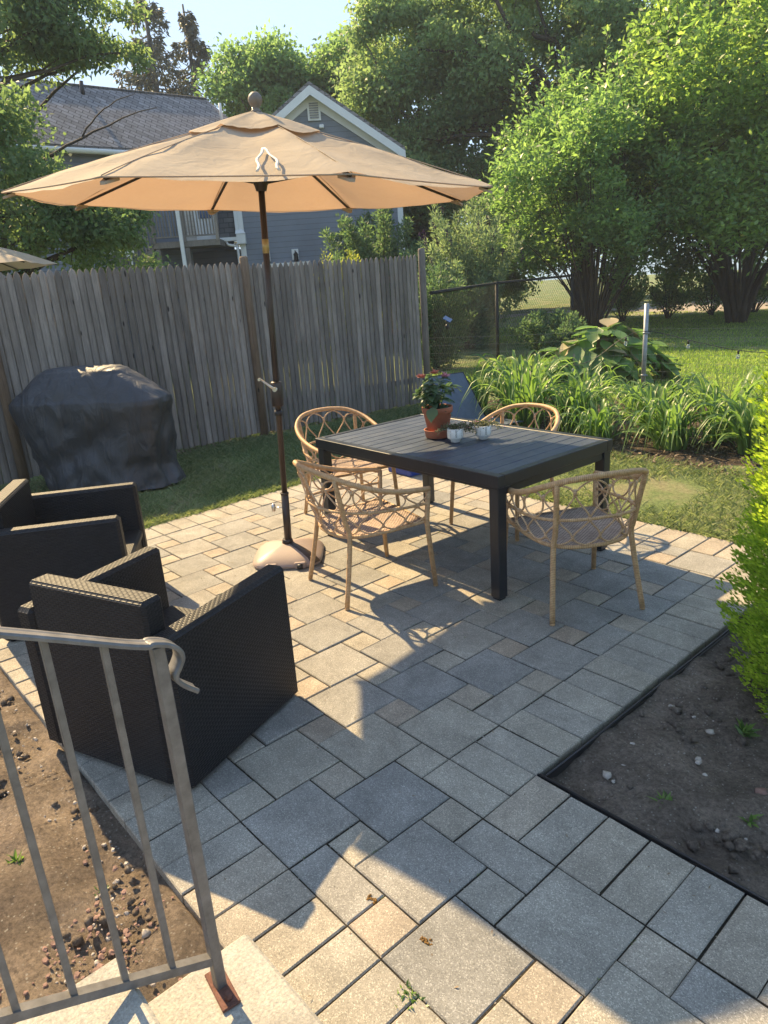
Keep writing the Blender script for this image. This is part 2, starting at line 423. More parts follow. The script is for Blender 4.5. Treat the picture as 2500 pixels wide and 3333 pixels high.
def blob_points(blobs, n, shell=.55):
    b = np.array(blobs, float); vol = (b[:, 3]*b[:, 4]*b[:, 5])**(2/3); k = RNG.choice(len(b), n, p=vol/vol.sum())
    d = rand_dirs(n); r = shell + (1-shell)*RNG.random(n)**.7
    r *= RNG.choice([1, 1, 1, .55], n)*RNG.uniform(.70, 1.38, n)
    P = b[k, :3] + d*r[:, None]*b[k, 3:6]
    return P, k

def crown_blobs(c, rad, n, br, flat=.7, hollow=.35):
    out = []
    for _ in range(n):
        d = rand_dirs(1)[0]; r = hollow + (1-hollow)*RNG.random()**.6
        p = np.array(c) + d*r*np.array(rad); s = br*RNG.uniform(.6, 1.35)
        out.append((*p, s, s, s*flat))
    return out

def branchy(mb, a, b, r0, r1, wob=.08, seg=7):
    a, b = Vector(a), Vector(b); L = (b-a).length; pts = []; rs = []
    o = Vector((random.uniform(-1,1), random.uniform(-1,1), random.uniform(0,1)))*L*wob
    for i in range(seg+1):
        t = i/seg; p = a.lerp(b, t) + o*math.sin(PI*t) + Vector((random.uniform(-1,1), random.uniform(-1,1), random.uniform(-1,1)))*L*wob*.18*(0 < i < seg)
        pts.append(p); rs.append(r0 + (r1-r0)*t)
    mb.tube(pts, rs, 6); return pts

def tree(name, label, cat, base, top_fork, blobs, nleaf, L, W, lm, bm, r0=.2, limbs=12, group=None, up=.3, droop=.1, shell=.5, twigs=0, bare=()):
    t = thing(name, label, cat, base, 0, group)
    mb = MB(); mb.t = random.random()
    B = Vector(base); Fk = Vector(top_fork)
    tr = branchy(mb, B - Vector((0,0,.1)), Fk, r0, r0*.6, .04, 9)
    sel = random.sample(range(len(blobs)), min(limbs, len(blobs)))
    for i in sel:
        b = Vector(blobs[i][:3]); st = tr[random.randint(4, 9)]
        pts = branchy(mb, st, b, r0*.34, r0*.07, .12)
        for _ in range(twigs):
            q = pts[random.randint(3, 7)]; e = q + Vector(rand_dirs(1)[0])*blobs[i][3]*1.2
            branchy(mb, q, e, r0*.07, r0*.02, .1, 4)
    for a_, b_, ra, rb in bare: branchy(mb, a_, b_, ra, rb, .1, 8)
    mb.build('trunk', bm, t, world=True, tint=True)
    P, k = blob_points(blobs, nleaf, shell)
    lt = RNG.random(len(blobs))[k]*.6 + RNG.random(nleaf)*.4
    leaf_mesh('crown', P, L, W, lm, t, True, up, droop, tint=lt)
    return t

def shrub(name, label, cat, base, stems, H, spread, nleaf, L, W, lm, bm, group=None, leafy_from=.3, r0=.03, per=None, tuft=.25, rise=1.0):
    """many stems fanning up from the base, leaves carried along each stem"""
    t = thing(name, label, cat, base, 0, group); B = np.array(base, float)
    mb = MB(); mb.t = random.random(); P = []; D = []
    per = nleaf//stems
    for i in range(stems):
        a = 2*PI*i/stems*2.618 + random.uniform(-.3, .3); rr = spread*math.sqrt((i+.5)/stems)*random.uniform(.75, 1.1)
        h = H*(1-.42*(rr/spread)**2)*random.uniform(.86, 1.08)
        p0 = Vector(B) + Vector((math.cos(a), math.sin(a), 0))*spread*.08*random.random()
        p1 = Vector(B) + Vector((math.cos(a)*rr, math.sin(a)*rr, h*rise*(1 if i % 3 else random.uniform(.5, .8))))
        pm = p0.lerp(p1, .5) + Vector((-math.cos(a), -math.sin(a), 0))*rr*.16
        pts = [p0.lerp(pm, s/4).lerp(pm.lerp(p1, s/4), s/4) for s in range(5)]
        pts = [(p0*(1-s)**2 + pm*2*s*(1-s) + p1*s*s) for s in [k/8 for k in range(9)]]
        mb.tube(pts, [r0*(1-.85*k/8)*random.uniform(.8, 1.1) for k in range(9)], 5)
        arr = np.array(pts); s = leafy_from + (1-leafy_from)*RNG.random(per)**.75
        seg = np.clip(s*8, 0, 7.999); i0 = seg.astype(int); f = (seg-i0)[:, None]
        c = arr[i0]*(1-f) + arr[i0+1]*f
        wd = tuft*(1.15-s)[:, None]+.05
        off = rand_dirs(per)*wd*RNG.random(per)[:, None]**.5*np.array([1, 1, .8])
        P.append(c+off); dd = off/(np.linalg.norm(off, axis=1)[:, None]+1e-6)*.7; dd[:, 2] += .6; dd += rand_dirs(per)*.45; D.append(dd)
    mb.build('stems', bm, t, world=True, tint=True)
    P = np.concatenate(P); D = np.concatenate(D)
    leaf_mesh('foliage', P, L, W, lm, t, True, .4, 0, D)
    return t

def crowned_shrub(name, label, base, c, rad, nb, br, stems, shoots, nleaf, L, W, lm, bm, r0=.05, shell=.35):
    """multi-stemmed shrub: fan of stems carrying leaf clumps, with upright leafy shoots on top"""
    t = thing(name, label, 'shrub', base, 0); B = Vector(base); mb = MB(); mb.t = random.random()
    blobs = crown_blobs(c, rad, nb, br, .85, .3)
    for b in random.sample(blobs, min(stems, len(blobs))):
        e = Vector(b[:3]); o = Vector((e.x-B.x, e.y-B.y, 0)); a = B + o.normalized()*random.uniform(.02, .25)
        m = a.lerp(e, .45) - o*.14 + Vector((0, 0, .3)); pts = [a*(1-u)**2 + m*2*u*(1-u) + e*u*u for u in [k/9 for k in range(10)]]
        mb.tube(pts, [r0*(1-.85*k/9)*random.uniform(.75, 1.15) for k in range(10)], 5)
        for _ in range(3):
            q = pts[random.randint(4, 8)]; branchy(mb, q, q + Vector(rand_dirs(1)[0]*np.array([.8, .8, .4])) + Vector((0, 0, .5)), r0*.22, r0*.06, .1, 4)
    P, k = blob_points(blobs, nleaf, shell); keep = np.array([mnoise.noise(Vector(p)*.9) > -.33 for p in P]); P = P[keep]; k = k[keep]
    D = rand_dirs(len(P)); D[:, 2] = D[:, 2]*.6 + .35; P = [P]; D = [D]
    for i in range(shoots):
        b = random.choice(sorted(blobs, key=lambda q: -q[2])[:max(12, nb//2)]); s0 = Vector(b[:3]); h = random.uniform(.9, 1.7)*br*1.7
        tip = s0 + Vector((random.gauss(0, .22), random.gauss(0, .22), 1))*h; mb.tube([s0, s0.lerp(tip, .5), tip], [.012, .009, .004], 4)
        m = 34; u = RNG.random(m)**.8; q = np.outer(1-u, s0) + np.outer(u, tip); d = rand_dirs(m)*np.array([1, 1, .2]); d[:, 2] += .45; P.append(q + d*.02); D.append(d)
    mb.build('stems', bm, t, world=True, tint=True)
    leaf_mesh('foliage', np.concatenate(P), L, W, lm, t, True, .4, 0, np.concatenate(D))
    return t

def tufts(name, mat_, pts, h, w, parent=None, lean=.5):
    n = len(pts); a = RNG.random(n)*2*PI; d = np.stack([np.cos(a), np.sin(a), np.zeros(n)], 1)
    hh = (h*RNG.uniform(.5, 1.3, n))[:, None]; ln = (RNG.random(n)*lean)[:, None]*hh
    b = RNG.random(n)*2*PI; s = np.stack([np.cos(b), np.sin(b), np.zeros(n)], 1)*w
    up = np.array([0, 0, 1.0])
    V = np.stack([pts - s, pts + s, pts + d*ln*.4 + up*hh*.6 + s*.6, pts + d*ln*1.1 + up*hh], 1).reshape(-1, 3)
    i = np.arange(n)*4; F = np.stack([i, i+1, i+2, i+3], 1)
    return np_mesh(name, V, F, mat_, parent, RNG.random(n))

exec_parts = True
# ================================================================== SETTING
def sheet(name, x0, x1, y0, y1, z, m, nx, ny, amp=0, sc=1.0):
    X, Y = np.meshgrid(np.linspace(x0, x1, nx+1), np.linspace(y0, y1, ny+1)); Z = np.full(X.shape, z, float)
    if amp:
        for i in range(ny+1):
            for j in range(nx+1):
                if 0 < i < ny and 0 < j < nx:
                    p = Vector((X[i, j]*sc, Y[i, j]*sc, 3.1)); Z[i, j] += amp*(mnoise.fractal(p, 1.0, 2.0, 5))
    V = np.stack([X, Y, Z], -1).reshape(-1, 3); i, j = np.meshgrid(np.arange(ny), np.arange(nx), indexing='ij')
    a = (i*(nx+1)+j).ravel(); F = np.stack([a, a+1, a+nx+2, a+nx+1], 1)
    return np_mesh(name, V, F, m, None, None, smooth=True)

tag(sheet('ground', -85, 85, -85, 85, -.12, M_LAWN, 8, 8), kind='structure')
tag(sheet('lawn', -4.37, 84, 3.03, 84, -.02, M_LAWN, 6, 6), kind='structure')
tag(sheet('side_lawn', -84, -4.375, -84, 84, -.02, M_LAWN, 6, 6), kind='structure')

# --- patio: pinwheel of 2x2 and 1x1 pavers inside a soldier course
def in_field(a, b):
    if -27 <= a < -4 and -4 <= b < 18: return True
    return -4 <= a < 16 and -4 <= b < 0
def build_patio():
    mb = MB(); used = set(); tiles = []
    for m in range(-60, 60):
        for n in range(-60, 60):
            a0, b0 = -6 + 2*m + n, -4 - m + 2*n
            if not (-32 < a0 < 20 and -10 < b0 < 24): continue
            cells = [(a0+i, b0+j) for i in (0, 1) for j in (0, 1)]; ok = [c for c in cells if in_field(*c)]
            big = random.choice([.0, .05, .12, .2, .3, .42, .5])
            if len(ok) == 4: tiles.append((a0, b0, 2, 2, big)); used.update(ok)
            elif len(ok) == 2:
                x = min(c[0] for c in ok); y = min(c[1] for c in ok); w = 2 if ok[0][1] == ok[1][1] else 1
                tiles.append((x, y, w, 3-w, random.uniform(.1, .5))); used.update(ok)
            else:
                for c in ok: tiles.append((c[0], c[1], 1, 1, random.uniform(.5, .9))); used.add(c)
    for a in range(-27, 16):
        for b in range(-4, 18):
            if in_field(a, b) and (a, b) not in used: tiles.append((a, b, 1, 1, random.uniform(.42, .85)))
    bt = lambda: random.uniform(.36, .66)
    for a in range(-29, -2): tiles.append((a, 18, 1, 2, bt()+.12))
    for b in range(-4, 18): tiles.append((-29, b, 2, 1, bt()))
    for a in range(-29, 16):
        if a < 0 or True: tiles.append((a, -6, 1, 2, bt()))
    for b in range(2, 18): tiles.append((-4, b, 2, 1, bt()))
    tiles.append((-4, 0, 2, 1, bt())); tiles.append((-4, 1, 2, 1, bt()))
    for a in range(-2, 16): tiles.append((a, 0, 1, 2, bt()))
    for (a, b, w, h, k) in tiles:
        g = .0028; e = .0042
        x0, x1, y0, y1 = a*U+g, (a+w)*U-g, b*U+g, (b+h)*U-g
        if b == -6 and a >= -3 and a*U > -.36: y0 = b*U+g+.02
        tz = [random.gauss(0, .0011) for _ in range(3)]; jx, jy, jr = (random.gauss(0, .0010) for _ in range(3))
        P = []
        for (ex, zz) in ((0, -.06), (0, -e), (e, 0.0)):
            for (x, y) in ((x0+ex, y0+ex), (x1-ex, y0+ex), (x1-ex, y1-ex), (x0+ex, y1-ex)):
                u, v = (x-(x0+x1)/2), (y-(y0+y1)/2)
                P.append((x+jx-jr*v*3, y+jy+jr*u*3, zz + tz[0] + tz[1]*u*8 + tz[2]*v*8))
        mb.t = max(0, min(1, k)); i = mb.add(P)
        for r in (0, 4):
            for q in range(4): mb.face((i+r+q, i+r+(q+1) % 4, i+r+4+(q+1) % 4, i+r+4+q))
        mb.face((i+8, i+9, i+10, i+11))
    o = mb.build('patio', M_PAVER, tint=True); tag(o, kind='structure')
    s = MB(); s.prism([(-29*U+.01, -6*U+.01), (-.31, -6*U+.01), (2.4, -5.9*U), (2.4, 2*U-.01), (-2*U-.01, 2*U-.01), (-2*U-.01, 20*U-.01), (-29*U+.01, 20*U-.01)], -.07, -.0065)
    tag(s.build('patio_joints', M_SAND), kind='structure')
build_patio()

# --- soil beds
tag(sheet('soil_bed', -.30, 3.0, .30, 3.06, -.030, M_SOILR, 170, 150, .045, 3.6), kind='structure')
tag(sheet('soil_strip', -4.4, -.36, -4.0, -.895, -.040, M_SOILL, 200, 150, .060, 2.8), kind='structure')
tag(sheet('lily_bed', -5.7, 1.2, 4.55, 7.4, -.012, M_MULCH, 60, 30, .02, 3), kind='structure')
def band(n, x0, x1, y0, y1, z=0): return np.stack([RNG.uniform(x0, x1, n), RNG.uniform(y0, y1, n), np.full(n, z, float)], 1)
def patchy(P, sc, thr):
    keep = np.array([mnoise.noise(Vector((p[0]*sc, p[1]*sc, 0))) > thr + random.uniform(-.25, .25) for p in P]); return P[keep]
near = np.concatenate([patchy(band(62000, -7.0, -4.36, -1.2, 6.0, -.022), 1.3, -.28), patchy(band(34000, -4.5, 1.6, 3.0, 4.7, -.022), 1.5, -.15), band(7000, -4.42, -4.34, -1.2, 3.1, -.02), band(4000, -4.4, .5, 3.0, 3.07, -.02)])
tag(tufts('patio_side_grass', M_BLADE, near, .042, .0034, None, 1.6), 'short patchy grass between the patio and the fence', 'grass', kind='stuff')
yard = np.concatenate([band(60000, -8.5, 2.5, 7.2, 13, -.02), band(70000, -17, 3, 13, 23, -.02)])
yard = yard[(yard[:, 0] > -6.6) | (yard[:, 1] > 6.2)]
tag(tufts('yard_grass', M_BLADE2, yard, .05, .006, None, .9), 'sunlit lawn grass beyond the wire fence', 'grass', kind='stuff')
leafl = band(2600, -5.7, 1.2, 4.4, 6.9, -.002); lo = leaf_mesh('leaf_litter', leafl, .05, .025, m_simple('dry_leaf', (.20,.15,.10), .9, 0, .4, 20), None, False, 1.5)
tag(lo, 'dry leaf litter under the daylilies and along the fence foot', 'leaf litter', kind='stuff')
leafl = np.stack([RNG.normal(-6.75, .10, 900), RNG.uniform(1.8, 6.0, 900), np.full(900, -.01)], 1)
tag(leaf_mesh('fence_foot_litter', leafl, .05, .025, bpy.data.materials['dry_leaf'], None, False, 1.5), 'dry leaves blown against the foot of the wooden fence', 'leaf litter', kind='stuff')

P = np.stack([RNG.uniform(-4.3, 1.4, 420), RNG.uniform(-.85, 2.9, 420), np.full(420, .003)], 1); P = P[(P[:, 0] < -.35) | (P[:, 1] < .25)]
tag(leaf_mesh('patio_debris', P, .014, .005, bpy.data.materials['dry_leaf'], None, False, 4), 'tiny dry leaf bits scattered over the pavers', 'debris', kind='stuff')
jm = np.array([(a*U*random.choice((1, 1)) + random.gauss(0, .003), b*U + random.uniform(0, U), -.003) for a, b in zip(RNG.integers(-27, 14, 900), RNG.integers(-4, 17, 900))])
jm = jm[(jm[:, 0] < -.65) | (jm[:, 1] < -.05)]
tag(tufts('joint_moss', M_BLADE, np.repeat(jm[::3], 6, 0) + RNG.normal(size=(len(jm[::3])*6, 3))*np.array([.002, .008, 0]), .006, .0018, None, 1.0), 'fine moss growing along some paver joints', 'moss', kind='stuff')

# road beyond the yard (runs across the view)
fw = Vector((-.761, .648, 0)); rt = Vector((.648, .761, 0))
rc = Vector((1.03, -1.48, 0)) + fw*27
mb = MB(); a = [rc + rt*s*60 + fw*d for s, d in ((-1, -3.2), (1, -3.2), (1, 3.6), (-1, 3.6))]
mb.quad(*[(p.x, p.y, -.016) for p in a]); tag(mb.build('road', M_ROAD), kind='structure')

# ------------------------------------------------------------------ stones and gravel
def stone_mb(mb, c, r, sq=.7):
    n, mrr = 6, 4; base = len(mb.v); sd = random.random()*90
    for i in range(mrr+1):
        th = PI*i/mrr
        for k in range(n):
            ph = 2*PI*k/n; d = Vector((math.sin(th)*math.cos(ph), math.sin(th)*math.sin(ph), math.cos(th)))
            q = r*(1+.75*mnoise.noise(d*1.7+Vector((sd, 0, 0)))); mb.v.append((c[0]+d.x*q, c[1]+d.y*q*.85, c[2]+d.z*q*sq))
    for i in range(mrr):
        for k in range(n):
            mb.face((base+i*n+k, base+(i+1)*n+k, base+(i+1)*n+(k+1) % n, base+i*n+(k+1) % n), None, r > .0125)
mb = MB()
for _ in range(420):
    x, y = random.uniform(-.2, 1.6), random.uniform(.38, 2.9); stone_mb(mb, (x, y, -.030), random.choice([.003, .004, .005, .008, .012]))
tag(mb.build('gravel', M_STONE), 'scattered pebbles on the dark soil bed beside the path', 'gravel', kind='stuff')
mb = MB()
for _ in range(900):
    x, y = random.uniform(-2.6, -.4), random.uniform(-2.2, -.95); stone_mb(mb, (x, y, -.033), random.choice([.003, .004, .006, .009]))
tag(mb.build('gravel', M_STONE), 'pebbles and grit scattered over the brown soil by the railing', 'gravel', kind='stuff')
for nm, mt_, box_, cnt, zz in (('soil_clods', M_SOILL, (-2.8, -.42, -2.4, -.93), 2600, -.036), ('soil_clods', M_SOILR, (-.24, 1.8, .36, 2.95), 2600, -.028)):
    mb = MB()
    for _ in range(cnt):
        x, y = random.uniform(box_[0], box_[1]), random.uniform(box_[2], box_[3])
        if mnoise.noise(Vector((x*2.2, y*2.2, 4))) + random.uniform(-.3, .3) > .0: stone_mb(mb, (x, y, zz), random.choice([.004, .005, .007, .009, .013, .018, .022]), .7)
    tag(mb.build(nm, mt_), 'crumbs and clods of loose brown soil behind the railing' if mt_ == M_SOILL else 'crumbs and clods of loose dark soil by the arborvitae', 'soil', kind='stuff')
mb = MB()
for _ in range(300):
    x, y = random.gauss(-.74, .17), random.gauss(-1.22, .13); stone_mb(mb, (x, y, -.025), random.choice([.004, .006, .008, .012]), .5)
tag(mb.build('red_gravel', M_REDSTONE), 'heap of reddish broken stone chips behind the railing', 'gravel', kind='stuff')
for (x, y, r, lab, m_) in [(-.735, -1.03, .017, 'round white stone lying behind the middle railing bar', M_STONE), (-.13, .50, .020, 'pale flat stone in the dark bed by the inner corner of the edging', M_STONE),
                           (.10, .53, .016, 'small grey stone beside the weed tuft in the dark bed', M_STONE), (.30, .78, .024, 'brownish stone farther along the dark bed', M_REDSTONE), (.02, 1.0, .016, 'light stone near the arborvitae in the dark bed', M_STONE)]:
    mb = MB(); stone_mb(mb, (0, 0, 0), r); o = mb.build('stone', m_); o.location = (x, y, -.024 if x > -.3 else -.035); tag(o, lab, 'stone', 'loose stones on the soil')
def weed(x, y, lab, n=16, L=.05):
    t = thing('weed', lab, 'weed', (x, y, -.028 if x > -.3 else -.042), 0, 'weeds in the soil and joints')
    P = np.zeros((n, 3)) + RNG.normal(size=(n, 3))*.008; D = rand_dirs(n); D[:, 2] = abs(D[:, 2])*.8+.25
    leaf_mesh('leaves', P, L, L*.28, L_LILY, t, False, .8, 0, D)
weed(.10, .50, 'green grass tuft growing in the dark bed near the edging')
weed(.33, .62, 'thin flat weed beside the black edging', 10, .045)
weed(.12, 1.08, 'sparse grassy weed in the dark bed towards the arborvitae', 26, .06)
weed(-1.33, -1.22, 'leafy weed on the sunny soil at the left', 20, .05)
weed(-.98, -1.08, 'small weed on the sunny soil behind the railing', 12, .035)
weed(-.43, -1.03, 'leafy weed at the foot of the railing post', 26, .04)
w = thing('weed', 'bright green weed sprouting from a paver joint in the sun', 'weed', (-.02, -.62, -.004), 0, 'weeds in the soil and joints')
P = RNG.normal(size=(60, 3))*np.array([.018, .014, .002]); D = rand_dirs(60); D[:, 2] = abs(D[:, 2]); leaf_mesh('leaves', P, .018, .006, L_LILY, w, False, .8, 0, D)
mm = m_simple('moss', (.16,.085,.02), .95, 0, .4, 80, .5)
for (x, y, lab) in [(-.32, -.49, 'orange brown moss tuft at a paver corner near the step'), (-.1, -.475, 'small moss tuft in a sunlit paver joint'), (-1.55, -.02, 'yellow green moss in a joint beside the dark armchair')]:
    mb = MB()
    for _ in range(22): stone_mb(mb, (random.gauss(0, .010), random.gauss(0, .004), random.uniform(-.002, .003)), .005)
    o = mb.build('moss', mm); o.location = (x, y, 0); tag(o, lab, 'moss', 'moss tufts in the joints')

# black plastic edging
mb = MB(); x, y = -.292, .308
mb.box((x+.012, 1.30, -.050), (.005, 1.985, .080)); mb.box((.75, y, -.034), (2.10, .006, .075)); mb.tube([(x+.012, .305, -.010), (x+.012, 1.1, -.022), (x+.014, 2.29, -.030)], .005, 6); mb.tube([(x, y, .004), (1.8, y, .002)], .005, 6)
tag(mb.build('garden_edging', M_DARK), 'black plastic edging strip along the soil bed', 'edging')

# ------------------------------------------------------------------ steps and railing
mb = MB()
mb.box((.62, -1.35, .02), (1.96, .94, .28), 0, .010); 
mb.box((.61, -1.70, .17), (1.97, 1.02, .32), 0, .010)
o = mb.build('concrete_steps', M_CONC); tag(o, 'pale rough concrete steps at the foot of the railing', 'steps')
rl = thing('railing', 'grey brown metal stair railing with curled handrail end', 'railing', (-.263, -1.01, .16))
X = -.263; s5 = .5
def rail_z(y, z0): return z0 + s5*(-1.01 - y)
mb = MB(); mb.box((X, -1.01, .63), (.026, .026, .94), 0, .002); mb.build('post', M_RAIL, rl, True)
mb = MB(); mb.slab([(X-.011, -1.0, rail_z(-1.0, .257)-.014), (X+.011, -1.0, rail_z(-1.0, .257)-.014), (X+.011, -2.2, rail_z(-2.2, .257)-.014), (X-.011, -2.2, rail_z(-2.2, .257)-.014)], (0, 0, .024)); mb.build('bottom_rail', M_RAIL, rl, True)
for k in range(1, 12):
    y = -1.01 - .101*k; z0 = rail_z(y, .257); z1 = rail_z(y, 1.10)
    mb = MB(); mb.box((X, y, (z0+z1)/2), (.0135, .0135, z1-z0), 0, .001); mb.build('baluster', M_RAIL, rl, True)
hp = [(X, -2.3, rail_z(-2.3, 1.105)), (X, -1.8, rail_z(-1.8, 1.105)), (X, -1.3, rail_z(-1.3, 1.105)), (X, -1.06, 1.124), (X, -1.02, 1.112), (X, -.990, 1.098), (X, -.970, 1.078), (X, -.966, 1.058), (X, -.975, 1.040), (X, -.985, 1.026), (X, -.984, 1.011), (X, -.970, .993), (X, -.946, .970)]
def smooth_path(p, n=4):
    out = []
    for i in range(len(p)-1):
        p0, p1, p2, p3 = (Vector(p[max(i-1, 0)]), Vector(p[i]), Vector(p[i+1]), Vector(p[min(i+2, len(p)-1)]))
        for k in range(n):
            t = k/n; out.append(.5*((2*p1) + (p2-p0)*t + (2*p0-5*p1+4*p2-p3)*t*t + (3*p1-p0-3*p2+p3)*t**3))
    out.append(Vector(p[-1])); return out
hp = smooth_path(hp, 5); mb = MB()
prof = [(-.021, -.005), (.021, -.005), (.021, .001), (.017, .005), (.010, .005), (.006, .0035), (-.006, .0035), (-.010, .005), (-.017, .005), (-.021, .001)]
rings = []; nn0 = Vector((0, 0, 1))
for i, p in enumerate(hp):
    t = (hp[min(i+1, len(hp)-1)] - hp[max(i-1, 0)]).normalized(); nn = (nn0 - t*nn0.dot(t)).normalized(); nn0 = nn
    rings.append(mb.add([p + Vector((1, 0, 0))*u + nn*v for u, v in prof]))
for i in range(len(rings)-1):
    for k in range(10): mb.face((rings[i]+k, rings[i]+(k+1) % 10, rings[i+1]+(k+1) % 10, rings[i+1]+k), None, k in (0,))
mb.face([rings[0]+k for k in range(10)]); mb.face([rings[-1]+k for k in range(10)][::-1])
mb.build('handrail', M_RAIL, rl, True)
mb = MB(); mb.box((X+.01, -1.01, .166), (.120, .046, .008), -.12, .002); mb.lathe([(.009, .168), (.009, .180), (.004, .186)], (X+.048, -1.014, 0), 8); mb.lathe([(.009, .168), (.009, .180), (.004, .186)], (X-.030, -1.006, 0), 8)
mb.build('base_plate', M_RUST, rl, True)

# ------------------------------------------------------------------ dark wicker armchairs
def armchair(name, label, origin, ang, group):
    """origin: back-right corner on the floor; ang: heading the chair faces"""
    t = thing(name, label, 'armchair', (*origin, 0), ang - PI/2, group)
    W, Dp, A = .806, .717, .092                       # local: x to the left is negative, y forward
    def panel(nm, c, s, swap=False, b=.012):
        mb = MB(swap); mb.box(c, s, 0, b*1.4); mb.build(nm, M_WEAVE, t)
    panel('arm', (-A/2, Dp/2, .325), (A, Dp, .630), True)
    panel('arm', (-W+A/2, Dp/2, .325), (A, Dp, .630), True)
    mb = MB(); M = Matrix.Rotation(math.radians(-2), 4, 'X'); mb.box((-W/2, A/2+.004, .385), (W-2*A-.006, .098, .75), 0, .014, M); mb.build('backrest', M_WEAVE, t)
    panel('seat', (-W/2, Dp/2+.04, .315), (W-2*A-.004, Dp-.085, .06))
    panel('front_panel', (-W/2, Dp-.035, .15), (W-2*A-.004, .03, .26))
    for x in (-.04, -W+.04):
        for y in (.04, Dp-.04):
            mb = MB(); mb.lathe([(.018, 0), (.018, .02)], (x, y, 0), 10); mb.build('foot', M_DARK, t)
    return t
fa = math.atan2(.934, -.357)
armchair('wicker_armchair', 'dark brown wicker armchair nearest the railing, seen from behind', (-1.146, -.653), fa, 'dark wicker armchairs')
armchair('wicker_armchair', 'dark wicker armchair at the left edge, close to the covered grill', (-3.05, -.819), math.radians(60), 'dark wicker armchairs')

# ------------------------------------------------------------------ rattan dining chairs
def resample(pts, n):
    P = smooth_path(pts, 10); L = [0]
    for i in range(1, len(P)): L.append(L[-1] + (P[i]-P[i-1]).length)
    out = []
    for k in range(n):
        s = L[-1]*k/(n-1); j = 0
        while j < len(L)-2 and L[j+1] < s: j += 1
        f = (s-L[j])/max(L[j+1]-L[j], 1e-9); out.append(P[j].lerp(P[j+1], min(max(f, 0), 1)))
    return out
mirr = lambda h: h + [(-x, y, z) for x, y, z in h[-2::-1]]
NR = 121
RIM = resample(mirr([(-.288, .285, .612), (-.305, .20, .622), (-.318, .05, .645), (-.318, -.09, .685), (-.285, -.22, .738), (-.20, -.32, .785), (-.09, -.362, .803), (0, -.370, .806)]), NR)
MID = resample(mirr([(-.286, .278, .525), (-.292, .18, .528), (-.298, .05, .535), (-.290, -.08, .545), (-.255, -.19, .555), (-.18, -.275, .565), (-.08, -.315, .570), (0, -.322, .572)]), NR)
SEAT = resample(mirr([(-.272, .255, .415), (-.272, .18, .412), (-.270, .05, .408), (-.258, -.07, .405), (-.225, -.165, .402), (-.16, -.225, .400), (-.07, -.255, .400), (0, -.260, .400)]), NR)
def on(c, s):
    q = max(0, min(1, s))*(NR-1); i = min(int(q), NR-2); return c[i].lerp(c[i+1], q-i)
def make_rattan():
    t = thing('rattan_chair', 'x', 'chair', (0, 0, 0), 0, 'rattan chairs round the black table')
    mb = MB(); mb.tube(RIM, .0155, 10); mb.build('top_rim', M_WRAP, t)
    mb = MB(); mb.tube(MID, .0085, 8); mb.build('middle_ring', M_WRAP, t)
    # seat: woven pad with wrapped edge
    mb = MB(); loop = SEAT[::3]; n = len(loop); cx = Vector((0, .02, .398))
    rings = []
    for k in range(9):
        f = k/8; rings.append(mb.add([cx.lerp(p, f) + Vector((0, 0, .008*f)) for p in loop]))
    for k in range(8):
        for i in range(n):
            j = (i+1) % n; mb.face((rings[k]+i, rings[k+1]+i, rings[k+1]+j, rings[k]+j), None, True)
    m2 = mb.build('seat', M_SEATW, t)
    md = m2.modifiers.new('s', 'SOLIDIFY'); md.thickness = .018; md.offset = -1
    mb = MB(); mb.tube(SEAT, .011, 8); mb.tube([SEAT[0], (0, .268, .412), SEAT[-1]], .011, 8); mb.build('seat_rim', M_WRAP, t)
    for sx in (-1, 1):
        mb = MB(); mb.tube([(sx*.298, .292, .012), (sx*.282, .262, .41), (sx*.288, .278, .605)], [.0145, .0155, .0150], 9)
        mb.lathe([(.010, 0), (.014, .003), (.014, .014)], (sx*.298, .292, 0), 9); mb.build('leg', M_WRAP, t)
        mb = MB(); mb.tube(smooth_path([(sx*.262, -.285, .012), (sx*.225, -.215, .39), (sx*.222, -.232, .50), (sx*.243, -.285, .762)], 4), [.0145]*13, 9)
        mb.lathe([(.010, 0), (.014, .003), (.014, .014)], (sx*.262, -.285, 0), 9); mb.build('leg', M_WRAP, t)
    # lattice of bent strands: teardrops above and below the middle ring
    mb = MB(); K = 10
    for k in range(K):
        sc = (k+.5)/K; w = .5/K*1.0; side = k in (1, 2, K-3, K-2)
        for (A, B, up) in ((MID, RIM, 1), (MID, SEAT, 0)):
            pts = []
            for q in range(25):
                ph = 2*PI*q/24
                if side and up: h = .5-.5*math.cos(ph); x = math.sin(ph)*w*.95
                else:
                    h = .5-.5*math.cos(ph); sg = 1 if ph < PI else -1
                    x = sg*w*math.sin(PI*min(1, h**1.75))**.75*.97
                a = on(A, sc+x); b = on(B, sc+x); pts.append(a.lerp(b, .03+h*.90))
            mb.tube(pts[:-1], .0050, 6, closed=True)
    # wrapped bindings where neighbouring strands meet
    for k in range(1, K):
        s_ = k/K
        for (B, h) in ((RIM, .68), (SEAT, .68)):
            a = on(MID, s_); b = on(B, s_); mb.tube([a.lerp(b, h-.07), a.lerp(b, h+.07)], .0085, 6)
    for k in range(K):
        s_ = (k+.5)/K; a = on(MID, s_); mb.tube([a + Vector((0, 0, -.012)), a + Vector((0, 0, .012))], .011, 6)
    mb.build('lattice', M_STRAND, t)
    return t
def copy_tree(o, parent=None):
    c = o.copy(); C.objects.link(c)
    if parent: c.parent = parent; c.matrix_parent_inverse = o.matrix_parent_inverse
    for ch in [x for x in bpy.data.objects if x.parent == o]: copy_tree(ch, c)
    return c
proto = make_rattan()
